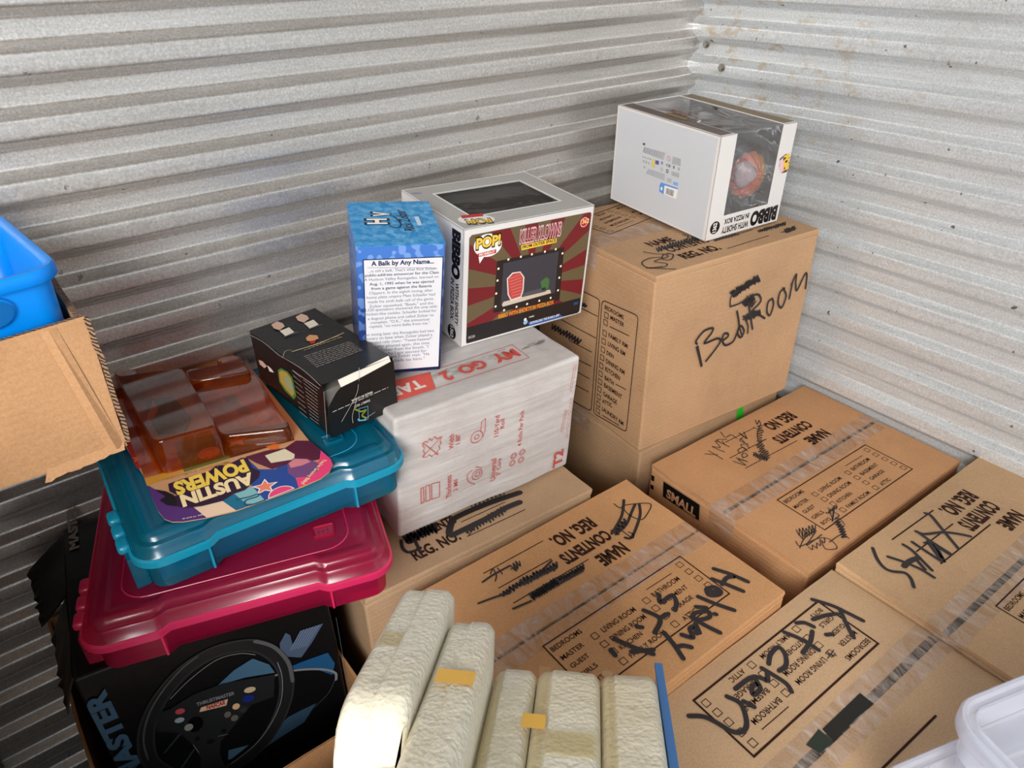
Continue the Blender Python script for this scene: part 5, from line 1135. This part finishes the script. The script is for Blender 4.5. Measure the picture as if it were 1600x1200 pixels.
# title on its dark cloud
D.poly([(170, 500), (300, 455), (500, 400), (560, 350), (640, 350), (760, 290), (810, 290), (850, 370), (910, 400), (900, 450), (850, 490), (790, 550), (700, 580), (600, 640), (440, 680), (320, 690), (240, 680), (210, 610), (240, 590), (180, 560)], col('title_cloud', (44, 20, 52)), 4)
D.poly([(60, 545), (150, 560), (215, 590), (240, 640), (235, 680), (160, 670), (100, 630), (150, 600)], col('black_splash', (22, 14, 22)), 4)
CRM = col('letter_cream', (246, 222, 170)); YL = col('letter_yellow', (240, 206, 84))
let = lambda s_, a, b, c, m: D.text(s_, a, b, c, m, .05, 5, snap=False)
let('AUSTIN', (840, 410), (262, 600), (868, 490), CRM); let('POWERS', (780, 305), (205, 500), (815, 392), YL)
D.text('Ages 15 and up', (465, 742), (285, 780), (466, 752), WHITE, .01, 5, snap=False); D.text("You're Groovy Baby!", (1425, 300), (1240, 500), (1445, 315), CRM, .02, 5, snap=False)
D.text('Mini-Gear Collectibles', (660, 318), (100, 465), (664, 336), col('gold', (196, 150, 60)), .02, 5, snap=False)
D.c = (160, 540, 5)
D.poly([(75, 515), (240, 500), (330, 820), (345, 960), (270, 960), (180, 770)], col('red', (176, 24, 20)), 0)
D.poly([(300, 960), (420, 900), (560, 900), (640, 980), (350, 1100)], col('amber', (200, 140, 50)), 0); D.poly([(560, 760), (900, 680), (1000, 880), (640, 990)], col('olive', (96, 104, 44)), 0); D.poly([(900, 680), (1450, 600), (1500, 740), (1000, 880)], col('brown', (96, 40, 24)), 0)
star((1050, 745), .0155, col('orange_star', (214, 110, 40)), 1); star((1340, 790), .0115, col('orange_star', (214, 110, 40)), 1); star((290, 880), .0100, col('orange_star', (214, 110, 40)), 1)
D.disc((835, 840), .0130, col('orange_dot', (222, 130, 30)), 1); D.poly([(740, 390), (1100, 320), (1260, 500), (1180, 560), (880, 600), (820, 520)], col('orange_panel', (214, 140, 40)), 1)
D.poly([(930, 390), (1050, 380), (1060, 450), (1170, 500), (1160, 540), (1060, 540), (1040, 490), (920, 540), (910, 490), (970, 450)], col('dim_patch', (96, 60, 40)), 2)
D.poly([(620, 180), (1060, 140), (1120, 200), (700, 250)], col('gold_panel', (190, 120, 50)), 1)
D.poly([(1150, 630), (1255, 510), (1350, 510), (1435, 605), (1260, 640)], col('bubble', (238, 214, 176)), 5); D.text('"DON\'T', (1330, 548), (1275, 580), (1338, 566), BLACK, .02, 6, snap=False); D.text('you know me', (1335, 572), (1225, 612), (1340, 584), BLACK, .02, 6, snap=False)
D.done('printed_artwork', t.e, 'bright patchwork print with a bubble-letter title')
AMB = plastic_clear('amber_plastic', (206, 112, 28), .50, .09, .07, .02, .20)
def tray(name, q, z, h, t, inset=.006, floor=True):
    """a thermoformed box through four photo points on a plane h above the card"""
    Fh = Face(t, Vector((0, 0, t.H+h)), Vector((1, 0, 0)), Vector((0, 1, 0))); P = [Fh.px(*p) for p in q]
    def rnd_(P, r):
        out = []
        for i in range(len(P)):
            a, b, c = P[i-1], P[i], P[(i+1) % len(P)]; u = (a-b).normalized()*r; v = (c-b).normalized()*r
            for k in range(5): s_ = k/4; out.append((b+u)*(1-s_)**2+b*2*s_*(1-s_)+(b+v)*s_*s_)
        return out
    c = sum(P, V2(0, 0))/len(P); big = [p+(p-c).normalized()*inset for p in P]
    rings = [[Vector((p.x, p.y, t.H+.001)) for p in rnd_(big, .010)], [Vector((p.x, p.y, t.H+h-.004)) for p in rnd_([p+(p-c).normalized()*.0018 for p in P], .010)], [Vector((p.x, p.y, t.H+h-.001)) for p in rnd_(P, .010)], [Vector((p.x, p.y, t.H+h)) for p in rnd_([p-(p-c).normalized()*.002 for p in P], .009)]]
    return loft(name, rings, AMB, t.e, False, True)
c5 = lambda x, y: (160+x/5, 540+y/5)
tray('blister_bubble', [c5(110, 240), c5(620, 170), c5(890, 620), c5(400, 750)], 0, .045, t, .007)
tray('blister_bubble', [c5(690, 300), c5(1180, 200), c5(1470, 640), c5(930, 700)], 0, .020, t, .004)
tray('blister_bubble', [c5(640, 190), c5(1090, 120), c5(1150, 200), c5(690, 280)], 0, .030, t, .003)
tray('blister_tab', [c5(80, 200), c5(250, 178), c5(285, 225), c5(130, 250)], 0, .040, t, .003); tray('blister_tab', [c5(885, 95), c5(1070, 72), c5(1110, 130), c5(930, 140)], 0, .028, t, .003)
Fb = F_; ps = [Fb.px(*c5(*p)) for p in ((60, 330), (1130, 110), (1480, 740), (330, 1040))]
mesh_obj('blister_flange', [Fb.at(p, .0012) for p in ps], [(0, 1, 2, 3)], AMB, t.e)
# loose dim scraps inside the big bubble
Dk = flat('dim_figure_card', (66, 46, 34), .6); f3 = Face(t, Vector((0, 0, t.H+.004)), Vector((1, 0, 0)), Vector((0, 1, 0)))
sheet(t, f3, [c5(330, 420), c5(560, 400), c5(690, 560), c5(640, 660), c5(440, 700), c5(380, 600)], Dk, 'inner_card', th=.002)
sheet(t, f3, [c5(350, 590), c5(400, 440), c5(440, 510), c5(400, 570)], flat('card_orange', (206, 130, 56), .4), 'inner_card', off=.003, th=.002)

# --- steering-wheel print on the black box
STB = flat('steel_blue_print', (64, 98, 124), .4, .4); DG = flat('charcoal_print', (30, 31, 33), .3, .5); DG2 = flat('charcoal_mid', (44, 45, 48), .3, .5); HL = flat('highlight_print', (120, 122, 124), .4, .4)
F_ = wheel.face('front'); D = Decal(F_, (60, 880, 3.75), .0016)
D.text('MASTER', (622, 1232), (447, 705), (512, 1262), STB, .05, 0)
D.c = (200, 980, 5.455)
D.poly([(760, 490), (900, 360), (1060, 260), (1200, 310), (1250, 380), (1000, 420)], STB, 0); D.poly([(1380, 330), (1473, 290), (1700, 210), (1760, 300), (1740, 400), (1600, 350), (1400, 350)], flat('deep_blue_print', (30, 78, 120), .4), 0)
D.poly([(1360, 760), (1473, 700), (1600, 640), (1500, 800), (1130, 1040), (1200, 900)], flat('dull_blue_print', (48, 74, 96), .4), 0); D.poly([(855, 1040), (1030, 995), (880, 1115), (850, 1120)], STB, 0)
D.poly([(1290, 130), (1340, 40), (1380, 60), (1400, 140), (1473, 20), (1660, -40), (1560, 130), (1473, 250), (1300, 240)], flat('slate_print', (70, 84, 108), .4), 1)
for k in range(7): D.line([(1380+k*22, 190-k*6), (1470+k*26, 20-k*8)], .0008, flat('pale_slate', (120, 132, 156), .4), 2, caps=False)
D.line([(1240, 405), (1420, 360), (1640, 350), (1760, 380), (1770, 440)], .0035, HL, 1, sm=True); D.line([(1760, 440), (1700, 560), (1550, 700), (1400, 780)], .0008, flat('dim_line', (70, 80, 90), .4), 1, sm=True)
D.line([(1770, -90), (1860, 420)], .0006, flat('dim_line', (70, 80, 90), .4), 1)
rim = [(560, 1290), (330, 1230), (190, 1130), (150, 950), (190, 760), (300, 560), (480, 360), (700, 220), (900, 160), (1080, 150), (1230, 215), (1330, 340), (1350, 520), (1300, 720), (1190, 920), (1040, 1080), (880, 1190), (700, 1270)]
D.line(rim, .0205, DG2, 2, closed=False, sm=True); D.line(rim, .0150, DG, 3, sm=True)
D.line([(170, 1120), (130, 950), (170, 750), (280, 550), (450, 350), (590, 240)], .0022, flat('soft_highlight', (74, 76, 78), .35), 4, sm=True); D.line([(1080, 110), (1240, 160), (1360, 290), (1400, 450)], .0050, flat('soft_highlight2', (84, 86, 88), .35), 4, sm=True)
D.line([(360, 600), (520, 440), (750, 270), (950, 215), (1080, 225)], .0010, HL, 4, sm=True); D.line([(1270, 290), (1310, 420), (1300, 620), (1210, 820), (1080, 990), (880, 1150)], .0011, HL, 4, sm=True)
D.poly([(350, 690), (560, 560), (800, 470), (1000, 435), (1250, 390), (1240, 580), (1050, 650), (900, 830), (790, 960), (780, 1060), (840, 1210), (600, 1240), (620, 1110), (540, 980), (440, 890), (240, 880), (255, 715)], flat('spoke_print', (32, 34, 36), .3, .5), 5)
D.text('THRUSTMASTER', (582, 662), (905, 562), (576, 636), HL, .03, 6); D.poly([(620, 672), (848, 600), (835, 655), (605, 712)], flat('cream_badge', (206, 170, 140), .4), 6); D.text('NASCAR', (665, 690), (830, 642), (672, 656), flat('badge_red', (150, 60, 60), .4), .06, 7)
def el(c, rx, ry, m, lvl=6, n=18): D.poly([(c[0]+rx*math.cos(2*math.pi*i/n), c[1]+ry*math.sin(2*math.pi*i/n)-.2*rx*math.cos(2*math.pi*i/n)) for i in range(n)], m, lvl)
el((441, 705), 42, 24, flat('btn_red', (170, 70, 76), .35)); el((436, 780), 42, 22, flat('btn_pale', (140, 156, 164), .35)); el((1035, 522), 50, 24, flat('btn_tan', (190, 168, 136), .35)); el((1022, 598), 50, 30, flat('btn_blue', (24, 40, 120), .35)); el((918, 664), 32, 26, flat('btn_cream', (206, 168, 130), .35)); el((846, 733), 30, 26, flat('btn_grey', (96, 92, 86), .35)); el((905, 762), 32, 26, flat('btn_grey', (96, 92, 86), .35)); el((980, 692), 32, 26, flat('btn_dark', (48, 48, 50), .35))
el((570, 815), 68, 66, flat('btn_black', (10, 10, 11), .25)); el((515, 840), 38, 30, flat('btn_silver', (130, 134, 132), .3), 7); el((588, 938), 22, 20, BLACK); el((812, 872), 24, 18, BLACK); el((703, 962), 36, 18, BLACK); D.line([(555, 990), (600, 1055)], .0007, HL, 6); D.line([(765, 918), (845, 900)], .0007, HL, 6)
D.line([(440, 900), (310, 1055)], .0030, flat('glass_green', (40, 52, 54), .4), 6); D.line([(560, 1030), (450, 1190)], .0030, flat('glass_green', (40, 52, 54), .4), 6)
D.done('printed_picture', wheel.e, 'steering wheel picture with blue lettering')
D = Decal(wheel.face('top'), (0, 680, 5.4545), .0020); D.text('MASTER', (675, 968), (625, 615), (600, 960), flat('grey_letter', (150, 144, 134), .5), .05); D.done('printed_lettering', wheel.e, 'grey lettering on the lid')
